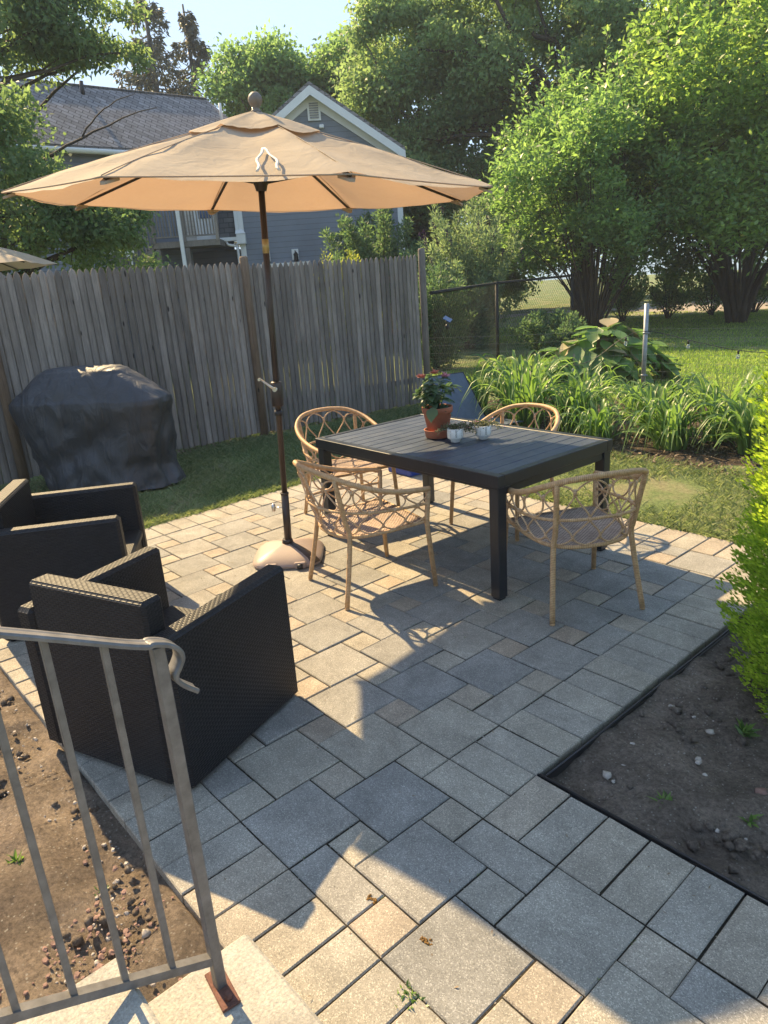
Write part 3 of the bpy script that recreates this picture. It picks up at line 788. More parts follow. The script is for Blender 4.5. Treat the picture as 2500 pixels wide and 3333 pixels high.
spots = [((-2.115, 1.045), math.radians(77.5), 'rattan armchair in front of the umbrella base, back to the camera'),
         ((-1.075, 1.665), math.radians(152), 'rattan armchair at the near right end of the table, in the shade'),
         ((-3.23, 1.79), math.radians(-14), 'rattan armchair at the far left end of the table, in front of the fence'),
         ((-2.16, 2.435), math.radians(-87.5), 'rattan armchair behind the table, in front of the daylilies')]
kids = [x for x in bpy.data.objects if x.parent == proto]
for i, ((x, y), hd, lab) in enumerate(spots):
    if i == 0: o = proto
    else:
        o = proto.copy(); C.objects.link(o)
        for ch in kids:
            c = ch.copy(); C.objects.link(c); c.parent = o
    o.location = (x, y, 0); o.rotation_euler = (0, 0, hd - PI/2); o['label'] = lab

# ------------------------------------------------------------------ table
tb = thing('dining_table', 'black slatted metal dining table with square legs', 'table', (-2.158, 1.893, 0), math.radians(-1.6))
LX, LY, ZT = 1.70, 1.07, .735
mb = MB(); bw = .055
mb.box((0, -LY/2+bw/2, ZT-.035), (LX, bw, .07), 0, .003); mb.box((0, LY/2-bw/2, ZT-.035), (LX, bw, .07), 0, .003)
for x in (-LX/2+.022, LX/2-.022, ): mb.box((x, 0, ZT-.035), (.044, LY-2*bw-.002, .07), 0, .003)
mb.build('top_frame', M_TABLE, tb)
n = 16; inner = LX-.088-.10; sw = inner/n
xs = -LX/2+.044
mb = MB()
x = xs + .004
for k in range(17):
    if k == 8: mb.box((x+.046, 0, ZT-.010), (.088, LY-2*bw-.006, .016), 0, .002); x += .092+.004; continue
    mb.box((x+sw/2-.002, 0, ZT-.0105), (sw-.006, LY-2*bw-.006, .015), 0, .002); x += sw
mb.build('slats', M_TTOP, tb)
mb = MB()
for y in (-LY/2+.035, LY/2-.035): mb.box((0, y, ZT-.080), (LX-.12, .03, .024), 0, .002)
for x in (-LX/2+.035, LX/2-.035): mb.box((x, 0, ZT-.095), (.03, LY-.13, .050), 0, .002)
mb.box((0, 0, ZT-.045), (.05, LY-.12, .04)); mb.build('apron', M_TABLE, tb)
for sx in (-1, 1):
    for sy in (-1, 1):
        mb = MB(); x, y = sx*(LX/2-.042), sy*(LY/2-.042)
        mb.box((x, y, (ZT-.07)/2+.006), (.068, .068, ZT-.07-.012), 0, .004); mb.box((x, y, .004), (.05, .05, .008)); mb.build('leg', M_TABLE, tb)

# ------------------------------------------------------------------ patio umbrella
B0 = Vector((-2.878, .968, 0)); CN = Vector((-2.785, 1.008, 2.274)); AX = (CN-B0).normalized()
NRM = Vector((.06, .018, 1)).normalized()
um = thing('patio_umbrella', 'large tan market umbrella shading the table, open and slightly tilted', 'umbrella', tuple(B0))
e1 = Vector((1, 0, -.06)).normalized(); e2 = NRM.cross(e1).normalized()
PH = 5.208; RR = 1.358; HA = .425
def rim_dir(a): return e1*math.cos(a) + e2*math.sin(a)
def canopy_mesh(mb, Cn, R, H, r_in, r_out, N8=8, sub=10, rad=16, sag=.035, lift=0, flut=0, ph=PH):
    g = []
    for i in range(rad+1):
        f = r_in + (r_out-r_in)*i/rad; row = []
        for k in range(N8*sub):
            a0 = int(k/sub)*2*PI/N8 + ph; t = (k % sub)/sub
            pa = rim_dir(a0)*R; pb = rim_dir(a0+2*PI/N8)*R; q = pa.lerp(pb, t)*f
            dip = sag*math.sin(PI*t)*(f*(1.15-f)*3.2)
            inw = 1 - .020*math.sin(PI*t)*max(0, f-.75)*4
            wob = .011*mnoise.noise(Vector((q.x*5, q.y*5, 1.3)))
            z = H*(1-f)**.94 - dip + wob + lift - (flut*abs(math.sin(t*PI*2+k))*max(0, (f-r_out*.6)) if flut else 0)
            row.append(mb.add([Cn + q*inw + NRM*z]))
        g.append(row)
    M = N8*sub
    for i in range(rad):
        for k in range(M):
            mb.face((g[i][k], g[i+1][k], g[i+1][(k+1) % M], g[i][(k+1) % M]), None, (k+1) % sub != 0 or True)
mb = MB(); canopy_mesh(mb, CN, RR, HA, .17, 1.0, sag=.046)
for k in range(8):
    d = rim_dir(PH + k*PI/4); mb.tube([CN + d*RR*f + NRM*(HA*(1-f)**.94 + .002) for f in [.17 + .83*q/12 for q in range(13)]], .0024, 5)
# hem folded at the rim
for k in range(8):
    a0, a1 = PH+k*PI/4, PH+(k+1)*PI/4; pts = []
    for i in range(11):
        t = i/10; q = rim_dir(a0)*RR; q = q.lerp(rim_dir(a1)*RR, t); q = q*(1-.020*math.sin(PI*t)); pts.append(CN + q - NRM*.004)
    mb.tube(pts, .004, 5)
can = mb.build('canopy', M_CANOPY, um, True)
mb = MB(); canopy_mesh(mb, CN, RR, HA+.012, .015, .285, sub=10, rad=6, sag=.03, lift=.008, flut=.035); 
vt = mb.build('vent_cap', M_CANOPY, um, True)
for k in range(8):
    a = PH + k*PI/4; mb = MB(); d = rim_dir(a)
    p0 = CN + NRM*(HA-.02); p1 = CN + d*RR*.985 + NRM*(-.006)
    pm = p0.lerp(p1, .5) - NRM*.012
    mb.tube([p0, pm, p1], .0105, 6, flat=.8); mb.build('rib', M_BRONZE, um, True)
    mb = MB(); q = CN + d*.035 + NRM*.075; mb.tube([q, p0.lerp(p1, .47) - NRM*.02], .008, 6); mb.build('strut', M_BRONZE, um, True)
    mb = MB(); q = CN + d*RR*.955; c2 = CN + d*RR*1.0 - NRM*.004
    sd = NRM.cross(d)*.035
    mb.slab([q-sd*1.2-NRM*.014, q+sd*1.2-NRM*.014, c2+sd*.35-NRM*.030, c2-sd*.35-NRM*.030], NRM*.012); mb.build('corner_pocket', M_CANOPY, um, True)
def along(z): return B0 + AX*z
mb = MB(); mb.tube([along(.42), along(2.76)], .019, 14); mb.build('upper_pole', M_BRONZE, um, True)
mb = MB(); mb.tube([along(.05), along(.46)], .0255, 16); mb.lathe([(.027, 0), (.028, .012), (.0255, .016)], tuple(along(.45)), 16); mb.build('lower_pole', M_BRONZE, um, True)
mb = MB(); mb.tube([along(1.965), along(2.045)], .0205, 16); mb.build('pole_label', M_GOLD, um, True)
RM = AX.to_track_quat('Z', 'Y').to_matrix().to_4x4()
mb = MB(); mb.lathe([(.030, 0), (.038, .03), (.052, .055), (.055, .075), (.040, .10), (.024, .11)], tuple(along(2.305)), 18, RM); mb.build('runner', M_BRONZE, um, True)
mb = MB(); mb.lathe([(.034, 0), (.038, .01), (.038, .145), (.033, .155), (.026, .158)], tuple(along(1.045)), 18, RM); mb.build('crank_housing', M_BRONZE, um, True)
mb = MB(); q = along(1.16) + Vector((.028, -.028, 0)); h1 = q + Vector((-.045, -.075, .07))
mb.tube([q - Vector((.02, -.02, 0)), q + Vector((.018, -.018, 0))], .014, 12); mb.tube([q + Vector((.012, -.012, 0)), h1], [.009, .006], 8); mb.tube([h1, h1 + Vector((.02, -.02, 0))], .009, 10); mb.build('crank_handle', M_CHROME, um, True)
mb = MB(); mb.lathe([(.026, 0), (.026, .034)], tuple(along(.985)), 16, RM); mb.build('collar', M_DARK, um, True)
mb = MB(); q = along(.36); mb.tube([q, q + Vector((-.06, -.055, 0))], .004, 8); mb.lathe([(.0, -.028), (.012, -.024), (.015, 0), (.012, .024), (0, .028)], tuple(q + Vector((-.062, -.057, 0))), 10); mb.build('locking_knob', M_CHROME, um, True)
mb = MB(); top = CN + NRM*(HA+.004)
mb.lathe([(r_*.80, z_*.86) for r_, z_ in [(.040, 0), (.042, .01), (.028, .02), (.024, .034), (.040, .048), (.050, .070), (.050, .088), (.040, .108), (.022, .122), (.0, .126)]], tuple(top), 20, RM); mb.build('finial', m_simple('grey_finial', (.17,.14,.115), .6, 0, .15, 20), um, True)
for sg in (-1, 1):                 # loose tie hanging down the canopy from one stitch
    mb = MB(); pts = []
    for i in range(10):
        f = .60 + i*.039; ang = 5.74 + sg*(.055*math.sin(min(i/9*2.0, 1.57)))*(.62/f) + .006*math.sin(i*1.3+sg); d = rim_dir(ang)
        k8 = ((ang-PH) % (PI/4))/(PI/4); ap = math.cos(PI/8)/math.cos((k8-.5)*PI/4)
        pts.append(CN + d*RR*f*ap + NRM*(HA*(1-f)**.94 - .035*math.sin(PI*k8)*f*(1.15-f)*3.2 + .012))
    mb.tube(pts, .0075, 5, flat=.5); mb.build('tie_cord', M_CORD, um, True)
# base: square shell with bulged sides and one strap coloured dark for its shadowed side
bs = thing('umbrella_base', 'taupe plastic weighted umbrella base on the sunlit pavers', 'umbrella base', (-2.985, 1.045, 0), math.radians(14))
def base_shell():
    mb = MB(); n = 64; rings = []
    for (s, z, p) in ((.222, 0, 4.5), (.232, .006, 4.5), (.236, .020, 4.5), (.228, .030, 5), (.19, .056, 7), (.145, .076, 9), (.095, .092, 9), (.055, .101, 9), (.03, .106, 9)):
        row = []
        for k in range(n):
            a = 2*PI*(k+.5)/n; ca, sa = math.cos(a), math.sin(a); r = s*(abs(ca)**p + abs(sa)**p)**(-1/p)
            row.append(mb.add([(r*ca, r*sa, z)]))
        rings.append(row)
    for i in range(len(rings)-1):
        for k in range(n): mb.face((rings[i][k], rings[i][(k+1) % n], rings[i+1][(k+1) % n], rings[i+1][k]), None, i > 2)
    mb.face([rings[-1][k] for k in range(n)])
    return mb
mb = base_shell(); mb.build('shell', M_BASE, bs)
mb = MB(); a = -PI/4; d = Vector((math.cos(a), math.sin(a), 0)); s_ = Vector((-d.y, d.x, 0)); prev = None
for (r, z, w) in ((.03, .112, .018), (.08, .106, .022), (.14, .093, .027), (.20, .073, .033), (.26, .048, .037), (.292, .028, .038)):
    row = mb.add([d*r - s_*w + Vector((0,0,z-.014)), d*r - s_*w*.8 + Vector((0,0,z)), d*r + s_*w*.8 + Vector((0,0,z)), d*r + s_*w + Vector((0,0,z-.014))])
    if prev is not None:
        for q in range(3): mb.face((prev+q, row+q, row+q+1, prev+q+1), None, True)
    prev = row
mb.build('strap', M_BRONZE, bs)  # dark bronze stands in for the shadow and reflection on this side
for (x, y) in ((.095, -.228), (-.095, -.228)):
    mb = MB(); mb.box((x, y, .022), (.075, .03, .044), 0, .006); w_ = mb.build('wheel_housing', M_BASE, bs)
    mb = MB(); mb.tube([(x-.018, y-.014, .019), (x+.018, y-.014, .019)], .018, 12); mb.build('wheel', M_DARK, w_)
mb = MB(); mb.lathe([(.040, .10), (.036, .125), (.030, .135)], (0, 0, 0), 18); mb.build('collar', M_BRONZE, bs)
bs.location = (-2.878, .968, 0); bs.rotation_euler = (0, 0, math.radians(50))

# ------------------------------------------------------------------ pots on the table
ZT += .0
pot = thing('potted_plant', 'coral flowered plant in a terracotta pot with saucer on the table', 'potted plant', (-2.285, 1.875, ZT))
mb = MB(); mb.lathe([(.068, .006), (.071, .0), (.086, .005), (.094, .052), (.097, .056), (.090, .056), (.084, .014), (.05, .012)], (0, 0, 0), 28); mb.build('saucer', M_TERRA, pot)
mb = MB(); mb.lathe([(.060, .014), (.064, .014), (.095, .168), (.101, .170), (.104, .202), (.103, .207), (.096, .207), (.092, .180), (.02, .178)], (0, 0, 0), 28); mb.build('pot', M_TERRA, pot)
mb = MB(); mb.lathe([(.0, .186), (.091, .188)], (0, 0, 0), 20); mb.build('potting_soil', M_SAND, pot)
mb = MB(); lf = MB()
def big_leaf(lf, p, d, L, W, jag=5, cup=.1):
    d = Vector(d).normalized(); s_ = d.cross(Vector((0, 0, 1)));
    if s_.length < .1: s_ = Vector((1, 0, 0))
    s_.normalize(); n_ = s_.cross(d)
    p = Vector(p); ctr = [p + d*L*t - Vector((0,0,1))*L*cup*t*t*2 for t in (0, .25, .5, .75, 1)]
    ws = [0.05, .46, .5, .30, 0]
    lt = random.random(); lf.t = lt
    i = lf.add([c for c in ctr] + [c + s_*W*w*(1+.15*random.uniform(-1, 1)) + n_*W*.10 for c, w in zip(ctr, ws)] + [c - s_*W*w*(1+.15*random.uniform(-1, 1)) + n_*W*.10 for c, w in zip(ctr, ws)])
    for k in range(4):
        lf.face((i+k, i+k+1, i+5+k+1, i+5+k), None, True); lf.face((i+k, i+10+k, i+10+k+1, i+k+1), None, True)
heads = []
for k in range(26):
    a = random.uniform(0, 2*PI); r = random.uniform(.02, .15); z = .20 + random.uniform(.05, .24)*(1-.3*(r/.15)**2)
    e = Vector((math.cos(a)*r, math.sin(a)*r, z)); mb.tube([(e.x*.15, e.y*.15, .185), (e.x*.6, e.y*.6, .185+(z-.185)*.65), e], [.004, .003, .002], 5)
    for q in range(5):
        b = a + random.uniform(-1.6, 1.6); big_leaf(lf, e - Vector((0, 0, random.uniform(0, .06))), (math.cos(b), math.sin(b), random.uniform(-.35, .4)), random.uniform(.05, .085), random.uniform(.04, .065), cup=.22)
big_leaf(lf, (.05, -.088, .215), (.35, -.6, -.75), .095, .075, cup=.1)
mb.build('stems', L_POT, pot, tint=True); lf.build('leaves', L_POT, pot, tint=True)
for (x, y, z, m_) in ((-.075, -.06, .405, M_PETAL), (-.01, .0, .425, M_PETAL), (.05, .035, .405, M_PINK)):
    n = 60; D = rand_dirs(n); D[:, 2] = np.abs(D[:, 2])*.5+.1; leaf_mesh('flower', np.array([[x, y, z]]*n) + RNG.normal(size=(n, 3))*.003, .030, .009, m_, pot, False, .8, 0, D)
def small_pot(x, y, lab, rz, lean):
    t = thing('succulent_pot', lab, 'potted plant', (x, y, ZT), rz, 'small leaf patterned pots on the table')
    mb = MB(); mb.lathe([(.026, 0), (.030, .002), (.033, .016), (.048, .026), (.053, .035), (.054, .090), (.051, .092), (.049, .080), (.02, .078)], (0, 0, 0), 28)
    mb.build('pot', m_simple('glazed_white', (.70,.70,.66), .3, 0, .06, 10), t) if 'glazed_white' not in bpy.data.materials else mb.build('pot', bpy.data.materials['glazed_white'], t)
    for a0 in range(0, 360, 40):                     # painted leaf sprigs round the pot
        mb = MB(); a = math.radians(a0); bigl = (a0//40) % 2
        for k in range(5):
            z = .036 + k*.0105
            for s_ in (-1, 1):
                w = .010 if bigl else .006; aa = a + s_*(.09 if bigl else .055); ab = a + s_*.01
                f = lambda an, zz: (math.cos(an)*.0546, math.sin(an)*.0546, zz)
                mb.quad(f(ab, z), f((aa+ab)/2, z+.001), f(aa, z+w), f((aa+ab)/2, z+w*.95))
        mb.build('leaf_pattern', M_DARK, t)
    P = []
    for k in range(420):
        a = random.uniform(0, 2*PI); r = abs(random.gauss(0, .028)); P.append((math.cos(a)*r, math.sin(a)*r, .088+random.uniform(0, .025)))
    for k in range(420):
        s_ = random.random(); sgn = random.choice((-1, 1, lean)); P.append((sgn*(.03+.085*s_)+random.gauss(0, .010), random.gauss(0, .014), .100 - .035*s_*s_*1.3 + random.gauss(0, .008)+.012))
    leaf_mesh('foliage', np.array(P), .014, .008, L_SUC, t, False, .3)
    leaf_mesh('blossoms', np.array(random.sample(P, 14)) + np.array([0, 0, .012]), .012, .010, M_PINK, t, False, .8)
small_pot(-2.083, 1.825, 'small white pot with painted leaf sprigs, the one touching the terracotta saucer', .7, 1)
small_pot(-1.985, 1.985, 'small white pot with painted leaf sprigs, standing farther right on the table', .9, -1)

# ------------------------------------------------------------------ grill under its cover
gr = thing('covered_grill', 'black vinyl covered barbecue grill standing by the fence', 'grill', (-6.07, .92, 0), math.radians(37))
mb = MB(); n = 132; prof = [(0, .57, .31), (.06, .575, .32), (.2, .585, .31), (.35, .61, .30), (.5, .645, .295), (.62, .68, .30), (.72, .71, .305), (.79, .73, .305), (.835, .725, .30), (.87, .69, .285), (.93, .61, .265), (1.0, .52, .235), (1.06, .445, .20), (1.10, .39, .165), (1.125, .34, .125), (1.134, .27, .08), (1.137, .15, .04), (1.138, .02, .01)]
PR = []
for i in range(len(prof)-1):
    for k in range(4):
        t = k/4; PR.append(tuple((prof[i][q]*(1-t)+prof[i+1][q]*t)*(1.03, 1.10, 1.04)[q] for q in range(3)))
PR.append(prof[-1]); rings = []
for (z, a_, b_) in PR:
    row = []
    for k in range(n):
        th = 2*PI*k/n; p = 3.4 if z > .3 else 2.8
        ca, sa = math.cos(th), math.sin(th); r = (abs(ca)**p + abs(sa)**p)**(-1/p)
        x, y = a_*r*ca, b_*r*sa
        lowr = max(0, 1-z/.75)**1.3; x += (.13*lowr if ca > 0 else .03*lowr)*abs(ca)**.5; y *= 1 + .10*lowr*(ca > 0)
        low = max(0, min(1, (.84-z)/.6)); v = Vector((x*2.2, y*2.2, z*1.1))
        f1 = mnoise.noise(Vector((x*2.6+z*.6, y*2.6, z*.9+2)))                # broad drapes
        f2 = mnoise.noise(Vector((x*7.5, y*7.5, z*1.1+4))); sp_ = th*9 + 2.5*f1
        f3 = abs(mnoise.noise(Vector((x*5+z*3.0, y*5, z*2.4+7)))); f4 = abs(mnoise.noise(Vector((x*4.2-z*4.2, y*4, z*3.0+1))))
        d = (.045*f1 + .022*f2 + .008*math.sin(sp_))*(.25+low) - .012*low + (.055*(.22-f3) + .040*(.2-f4))*(.22+.9*low)
        d -= .035*low*math.exp(-((z-.55-.25*math.cos(th*2+1))/.10)**2)*(y < 0)
        ridge = max(0, 1-abs(z-.88)/.12)*.022*mnoise.noise(Vector((x*9, y*9, 5)))
        zz = z - .020*(f2+.3)*(z > .6)*(z < 1.12)
        dr = Vector((x, y, 0)); L_ = dr.length; dr = dr/L_ if L_ > 1e-4 else Vector((0,0,0))
        q = Vector((x, y, max(zz, .004))) + dr*(d+ridge)*(1 if z < 1.12 else .2)
        if z < .25 and x > .2: q.x += .05*(1-z/.25); 
        row.append(mb.add([q]))
    rings.append(row)
for i in range(len(rings)-1):
    for k in range(n): mb.face((rings[i][k], rings[i][(k+1) % n], rings[i+1][(k+1) % n], rings[i+1][k]), None, True)
mb.face(rings[-1]); mb.build('cover', M_COVER, gr)
for (x, y) in ((-.45, -.18), (.45, -.18), (-.45, .18), (.45, .18)):
    mb = MB(); mb.tube([(x-.02, y, .03), (x+.02, y, .03)], .03, 12); mb.build('wheel', M_DARK, gr)

# ------------------------------------------------------------------ wooden fence
def fx(y): return -7.0 + .107*(y-.34)
fe = thing('wooden_fence', 'weathered grey stockade fence with pointed pickets along the side of the yard', 'fence', (fx(2), 2, 0))
PY = [-5.3, -2.45, .40, 3.20, 5.86]
def picket(mb, y, wd, h, zb, lean, tw):
    mb.t = random.random()**1.2; sec = [(-.5, 0), (-.38, .7), (0, 1), (.38, .7), (.5, 0)]; xx = fx(y)
    rows = []
    for z, f in ((zb, 1), (h*.33, 1), (h*.66, 1), (h-.075, 1), (h-.03, .72), (h-.008, .32), (h, .14)):
        z_ = z; rows.append(mb.add([(xx + .013*q*(1 if f == 1 else .8) + .004*math.sin(z*2+y*9), y + u*wd*f + lean*z + tw*math.sin(z*1.7), z_) for u, q in sec] + [(xx-.004, y + lean*z + tw*math.sin(z*1.7), z_)]))
    for i in range(len(rows)-1):
        for k in range(4): mb.face((rows[i]+k, rows[i]+k+1, rows[i+1]+k+1, rows[i+1]+k), None, True)
        mb.face((rows[i]+4, rows[i]+5, rows[i+1]+5, rows[i+1]+4)); mb.face((rows[i]+5, rows[i], rows[i+1], rows[i+1]+5))
    mb.face([rows[-1]+k for k in range(6)])
for a, b in zip(PY[:-1], PY[1:]):
    mb = MB(); y = a + .055; i = 0
    w_ = .075
    while y < b - .035:
        picket(mb, y, w_, 2.06 + random.uniform(-.012, .012) + .02*math.sin(y), random.uniform(0, .03), random.gauss(0, .0008), random.gauss(0, .0007)); w2 = random.uniform(.066, .088)
        y += (w_+w2)/2 + random.choice([-.006, -.005, -.004, -.004, -.003, -.003, -.002, .001]); w_ = w2
    mb.build('picket_panel', M_FENCE, fe, True, tint=True)
    mb = MB()
    for z in (.35, 1.05, 1.75):
        mb.t = random.random(); x0, x1 = fx(a)-.035, fx(b)-.035; mb.slab([(x0-.02, a+.06, z-.04), (x0+.02, a+.06, z-.04), (x1+.02, b-.06, z-.04), (x1-.02, b-.06, z-.04)], (0, 0, .08))
    mb.build('cross_rails', M_FENCE, fe, True, tint=True)
for i, y in enumerate(PY):
    mb = MB(); mb.t = [.5, .5, .45, .6, .4][i]; x = fx(y) + .012; m_ = M_FENCE if i == 4 else M_POST
    ln = .0; mb.tube([(x, y, -.05), (x, y, 2.11), (x, y, 2.13)], [.052, .050, .038], 12); mb.build('fence_post', m_, fe, True, tint=True)

# ------------------------------------------------------------------ chain-link fence
cf = thing('chain_link_fence', 'black chain link fence behind the end of the wooden fence', 'fence', (-8.6, 10.1, 0))
cp = [(-6.40, 6.02), (-8.60, 10.1), (-9.42, 13.9)]; HC = 1.53
for (x, y) in cp[1:]: mb = MB(); mb.tube([(x, y, -.05), (x, y, HC+.03)], .035, 12); mb.build('fence_post', M_BLACKM, cf, True)
mb = MB()
for (a, b) in zip(cp[:-1], cp[1:]): mb.tube([(*a, HC), (*b, HC)], .026, 8)
mb.build('top_rail', M_BLACKM, cf, True); mb = MB()
for (a, b) in zip(cp[:-1], cp[1:]):
    A, B = Vector((*a, 0)), Vector((*b, 0)); L_ = (B-A).length; d = (B-A)/L_; st = .105
    for k in range(int((L_+HC)/st)):
        s0 = k*st - HC
        for sg in (1, -1):
            pts = []
            for z, s_ in ((.03, s0 if sg > 0 else s0+HC), (HC-.02, s0+HC if sg > 0 else s0)): pts.append((s_, z))
            (sa, za), (sb, zb) = pts
            if sa > L_ and sb > L_ or sa < 0 and sb < 0: continue
            def cl(sx_, zx, sy_, zy):
                if sx_ < 0: f = (0-sx_)/(sy_-sx_); return 0, zx+(zy-zx)*f
                if sx_ > L_: f = (L_-sx_)/(sy_-sx_); return L_, zx+(zy-zx)*f
                return sx_, zx
            a1 = cl(sa, za, sb, zb); b1 = cl(sb, zb, sa, za)
            mb.tube([A + d*a1[0] + Vector((0, 0, a1[1])), A + d*b1[0] + Vector((0, 0, b1[1]))], .0025, 3, False)
mb.build('mesh', M_BLACKM, cf, True)

# ------------------------------------------------------------------ garden wire fence, steel post, lights
wf = thing('wire_fence', 'thin green garden wire mesh fence behind the daylilies', 'fence', (-3.875, 7.46, 0))
wp = [(-6.42, 5.95), (-3.875, 7.46), (1.8, 8.35)]; mb = MB()
for (a, b) in zip(wp[:-1], wp[1:]):
    A, B = Vector((*a, 0)), Vector((*b, 0)); L_ = (B-A).length; d = (B-A)/L_
    for z in (.05, .15, .25, .36, .47, .58, .69, .80, .91): mb.tube([A + Vector((0, 0, z)), A.lerp(B, .5) + Vector((0, 0, z-.012)), B + Vector((0, 0, z))], .0016, 3, False)
    for k in range(int(L_/.075)): mb.tube([A + d*k*.075 + Vector((0, 0, .03)), A + d*k*.075 + Vector((0, 0, .91))], .0012, 3, False)
mb.build('mesh', M_WIRE, wf, True)
sp = thing('steel_post', 'galvanised steel post standing among the daylilies', 'post', (-3.875, 7.42, 0))
mb = MB(); mb.tube([(0, 0, -.05), (0, 0, 1.235)], .030, 14); mb.build('tube', M_GALV, sp); mb = MB()
for z in (.30, .85): mb.lathe([(.036, z), (.036, z+.025)], (0, 0, 0), 14); mb.box((.045, 0, z+.012), (.03, .012, .02))
mb.build('clamp', M_GALV, sp)
sl = thing('string_lights', 'dark cord with clear bulbs sagging from the steel post to both sides', 'string lights', (-3.83, 7.40, .87))
def ray_pt(f): return f
cab = smooth_path([(-5.65, 6.30, .60), (-5.1, 6.6, .48), (-4.5, 6.98, .50), (-4.1, 7.22, .80), (-3.83, 7.40, .885), (-3.2, 7.50, .745), (-2.6, 7.56, .64), (-1.6, 7.75, .60)], 6)
mb = MB(); mb.tube(cab, .0045, 5, False); mb.build('cord', M_DARK, sl, True)
for (x, y, z) in [(-5.45, 6.40, .555), (-5.1, 6.6, .475), (-4.62, 6.90, .49), (-4.05, 7.24, .82), (-3.32, 7.48, .77), (-2.72, 7.545, .655)]:
    mb = MB(); mb.lathe([(.012, -.045), (.013, -.005), (.008, 0)], (x, y, z), 10); sk = mb.build('socket', M_DARK, sl, True)
    mb = MB(); mb.lathe([(.004, -.105), (.018, -.098), (.024, -.080), (.020, -.058), (.010, -.045)], (x, y, z), 12); mb.build('bulb', M_GLASS, sl, True)
so = thing('solar_light', 'small blue solar panel spotlight on the chain link fence by the wooden post', 'light', (-6.35, 6.25, 1.12))
mb = MB(); Mx = Matrix.Rotation(math.radians(35), 4, 'Y') @ Matrix.Rotation(.5, 4, 'Z'); mb.box((0.03, 0, .03), (.12, .12, .012), 0, .002, Mx); mb.build('panel', M_PANEL, so)
mb = MB(); mb.tube([(0, 0, -.08), (0, 0, .02)], .008, 6); mb.lathe([(.022, -.11), (.034, -.06), (.01, -.04)], (0.02, 0, 0), 10); mb.build('lamp_head', M_DARK, so)

# ------------------------------------------------------------------ lounge chair and blue box
lc = thing('lounge_chair', 'blue sling lounge chair with raised back behind the table', 'lounge chair', (-4.75, 4.70, 0))
tl, tr_ = Vector((-5.06, 4.47, .62)), Vector((-4.92, 5.01, .62)); bl, br_ = Vector((-4.77, 4.43, .10)), Vector((-4.60, 5.04, .10)); mb = MB()
mb.slab([tl, tr_, br_, bl], (.006, 0, .004)); mb.build('backrest', M_BLUE, lc, True)
mb = MB(); mb.tube([bl, tl, tr_, br_], .012, 8); mb.build('back_frame', M_DARK, lc, True)
mb = MB(); mb.slab([bl, br_, br_ + Vector((.5, .1, -.03)), bl + Vector((.5, .1, -.03))], (0, 0, .008)); mb.build('seat', M_BLUE, lc, True)
mb = MB()
for p in (bl, br_):
    mb = MB(); mb.tube([p, p + Vector((.5, .1, -.03))], .012, 8); mb.tube([p.lerp(p+Vector((-.2, 0, .4)), .4), p + Vector((-.3, 0, -.10))], .010, 6); mb.build('side_frame', M_DARK, lc, True)
bb = thing('storage_box', 'deep blue plastic box on the pavers beyond the table', 'box', (-3.80, 2.98, 0), math.radians(-3))
mb = MB(); mb.box((0, 0, .06), (.34, .24, .12), 0, .012); mb.build('tub', M_BLUEBOX, bb); mb = MB(); mb.box((0, 0, .128), (.36, .26, .016), 0, .005); mb.build('lid', M_BLUEBOX, bb)

# ------------------------------------------------------------------ daylilies and hosta
def strap(lf, p, a, L, H, W):
    d = Vector((math.cos(a), math.sin(a), 0)); s_ = Vector((-d.y, d.x, 0)); prev = None; lf.t = random.random(); tw = random.uniform(-.5, .5); ben = random.uniform(0, .5)
    for i in range(10):
        t = i/9; pk = .55 + .2*(1-ben)
        z = H*(1-((t-pk)/pk)**2) if t < pk else H*(1-(.25+1.5*ben)*((t-pk)/(1-pk))**2)
        q = Vector(p) + d*L*(t**1.35) + Vector((0, 0, z)) + s_*.05*math.sin(t*3)*tw
        w = W*(1-t**2.6)*.5+.0006; r = s_*w + Vector((0, 0, tw*w)); i0 = lf.add([q-r, q + Vector((0, 0, -w*.5)), q+r])
        if prev is not None:
            lf.face((prev, prev+1, i0+1, i0), None, True); lf.face((prev+1, prev+2, i0+2, i0+1), None, True)
        prev = i0
def daylily(x, y, n, S, lab):
    S *= .90
    t = thing('daylily', lab, 'daylily', (x, y, -.01), 0, 'daylily clumps in the bed'); lf = MB()
    for k in range(int(n*.85)):
        a = random.uniform(0, 2*PI); r = random.uniform(0, .24)*S
        strap(lf, (math.cos(a)*r*random.uniform(.5, 1), math.sin(a)*r, 0), a + random.gauss(0, .5), random.uniform(.20, .85)*S, random.uniform(.24, .80)*S, random.uniform(.028, .046))
    lf.build('leaves', L_LILY, t, tint=True); mb = MB()
    for k in range(4):
        a = random.uniform(0, 2*PI); mb.tube([(0, 0, 0), (math.cos(a)*.06, math.sin(a)*.06, .5*S), (math.cos(a)*.16, math.sin(a)*.16, .88*S*random.uniform(.8, 1.05))], [.004, .003, .002], 4)
    mb.build('stalks', L_LILY, t, tint=True)
